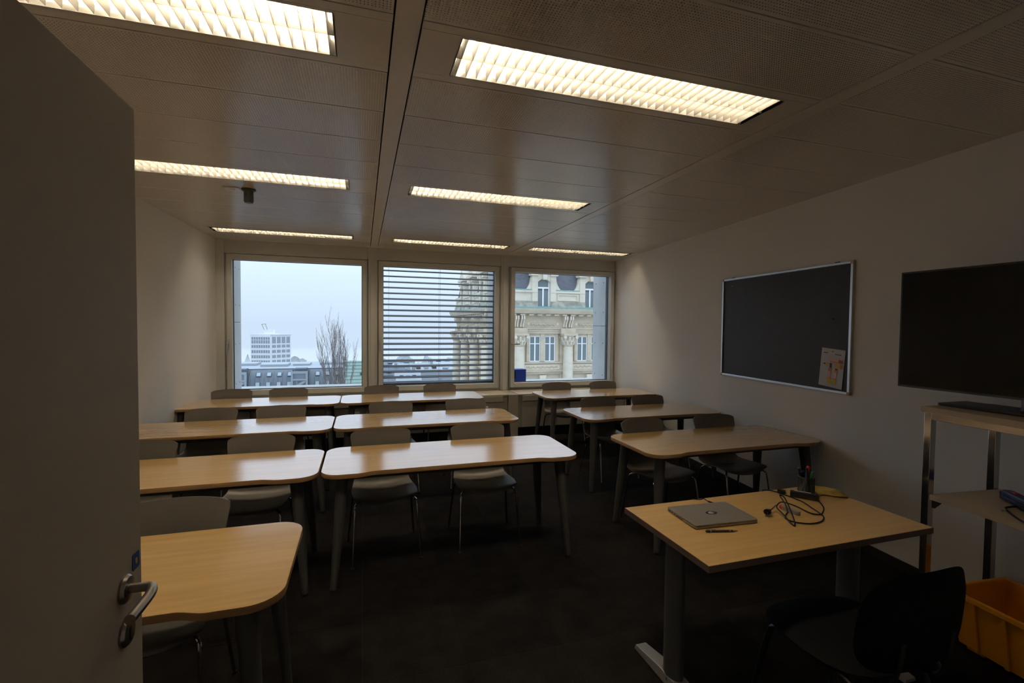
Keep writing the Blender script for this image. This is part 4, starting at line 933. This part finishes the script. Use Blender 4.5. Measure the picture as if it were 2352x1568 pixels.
# bare tree ------------------------------------------------------------------------------------------
tree = thing('bare_tree', 'tall leafless tree with upright branches in front of the roofs', 'tree', (-1.75, 35, -14))
random.seed(11)
def grow(p, d, L, r_, depth, mb):
    n_ = 5; pts = [p]; q_ = p.copy(); dd = d.copy()
    for i in range(n_):
        dd = (dd+Vector((random.gauss(0, .07), random.gauss(0, .07), .13))).normalized(); q_ = q_+dd*L/n_; pts.append(q_.copy())
    (mb if depth < 1 else twigs).tube(pts, [r_*(1-.8*i/n_) for i in range(n_+1)], 5 if depth < 2 else 3, cap=False)
    if depth >= 3: return
    k = (11, 6, 3)[depth]
    for j in range(k):
        f = .10+.88*(j+random.random()*.7)/k; i = min(int(f*n_), n_-1); b_ = pts[i].lerp(pts[i+1], f*n_-i)
        a = random.uniform(0, 2*PI); nd = (dd*1.0+Vector((math.cos(a), math.sin(a), .25))*random.uniform(.25, .5)).normalized()
        grow(b_, nd, L*random.uniform(.26, .40)*(1.2-.55*f), max(.004, r_*.38), depth+1, mb)
trunk = MB().tube([(0, 0, 0), (.05, 0, 4), (0, .05, 8.5)], [.30, .26, .2], 8); trunk.build('trunk', 'bark', tree)
twigs = MB()
for k in range(17):
    a = 2.4*k+.3; sp_ = math.sqrt((k+.4)/17); mb = MB()
    st_ = Vector((.2*sp_*math.cos(a), .2*sp_*math.sin(a), 8.0+random.random()))
    mid = Vector((.82*sp_*math.cos(a), .82*sp_*math.sin(a), 10.0+random.random()*.5))
    mb.tube([st_, st_.lerp(mid, .55)+Vector((.12*math.cos(a), .12*math.sin(a), -.1)), mid], [.075, .06, .04], 6, cap=False)
    L_ = (15.75-1.5*sp_**3+random.uniform(-.9, .2))-mid.z
    grow(mid, Vector((.10*math.cos(a)*sp_, .10*math.sin(a)*sp_, 1)).normalized(), L_, .030, 0, mb)
    mb.build('branch', 'bark', tree)
tag(twigs.build('twigs', 'bark', tree), kind='stuff')

# distant winter trees in the mist -------------------------------------------------------------------
random.seed(5)
def far_tree(x, y_, h_, conif):
    t = thing('distant_tree', 'hazy conifer on the far ridge outside' if conif else 'hazy bare tree crown on the far ridge outside', 'tree', (x, y_, -40), 0, 'hazy conifers' if conif else 'hazy round trees')
    MB().tube([(0, 0, 0), (0, 0, h_*.5)], .5, 6).build('trunk', 'mist_tree', t)
    mb = MB()
    if conif: mb.lathe([(h_*.22, h_*.15), (h_*.12, h_*.40), (h_*.17, h_*.42), (h_*.08, h_*.68), (h_*.11, h_*.70), (.1, h_)], 9)
    else:
        for k in range(9):
            a = 2.4*k; rr_ = h_*random.uniform(.10, .16); c = Vector((math.cos(a)*h_*.045*math.sqrt(k)*1.6, math.sin(a)*h_*.1, h_*random.uniform(.45, .84)))
            bm = bmesh.new(); bmesh.ops.create_icosphere(bm, subdivisions=2, radius=rr_)
            for v in bm.verts: v.co = v.co*random.uniform(.85, 1.12)+c
            mb.add([v.co for v in bm.verts], [[v.index for v in f.verts] for f in bm.faces]); bm.free()
    mb.build('crown', 'mist_tree', t, smooth=0)
for k in range(44):
    x = -110+k*5.6; far_tree(x, 350+(k % 3)*24, random.uniform(13, 20), random.random() < .3)
# low valley mist
mi = MB().box(-180, 180, 275, 460, -41, -19).mesh('valley_mist', None, smooth=0); mi_o = inst('valley_mist', mi)
hz = bpy.data.materials.new('mist'); hz.use_nodes = True; nn = hz.node_tree.nodes; nn.clear()
vo = nn.new('ShaderNodeOutputMaterial'); vs_ = nn.new('ShaderNodeVolumeScatter'); vs_.inputs['Color'].default_value = (.66, .70, .78, 1); vs_.inputs['Density'].default_value = .011; vs_.inputs['Anisotropy'].default_value = 0
hz.node_tree.links.new(vs_.outputs[0], vo.inputs['Volume']); mi.materials.append(hz)
tag(mi_o, 'thin pale winter mist lying over the far town', 'mist', kind='stuff')
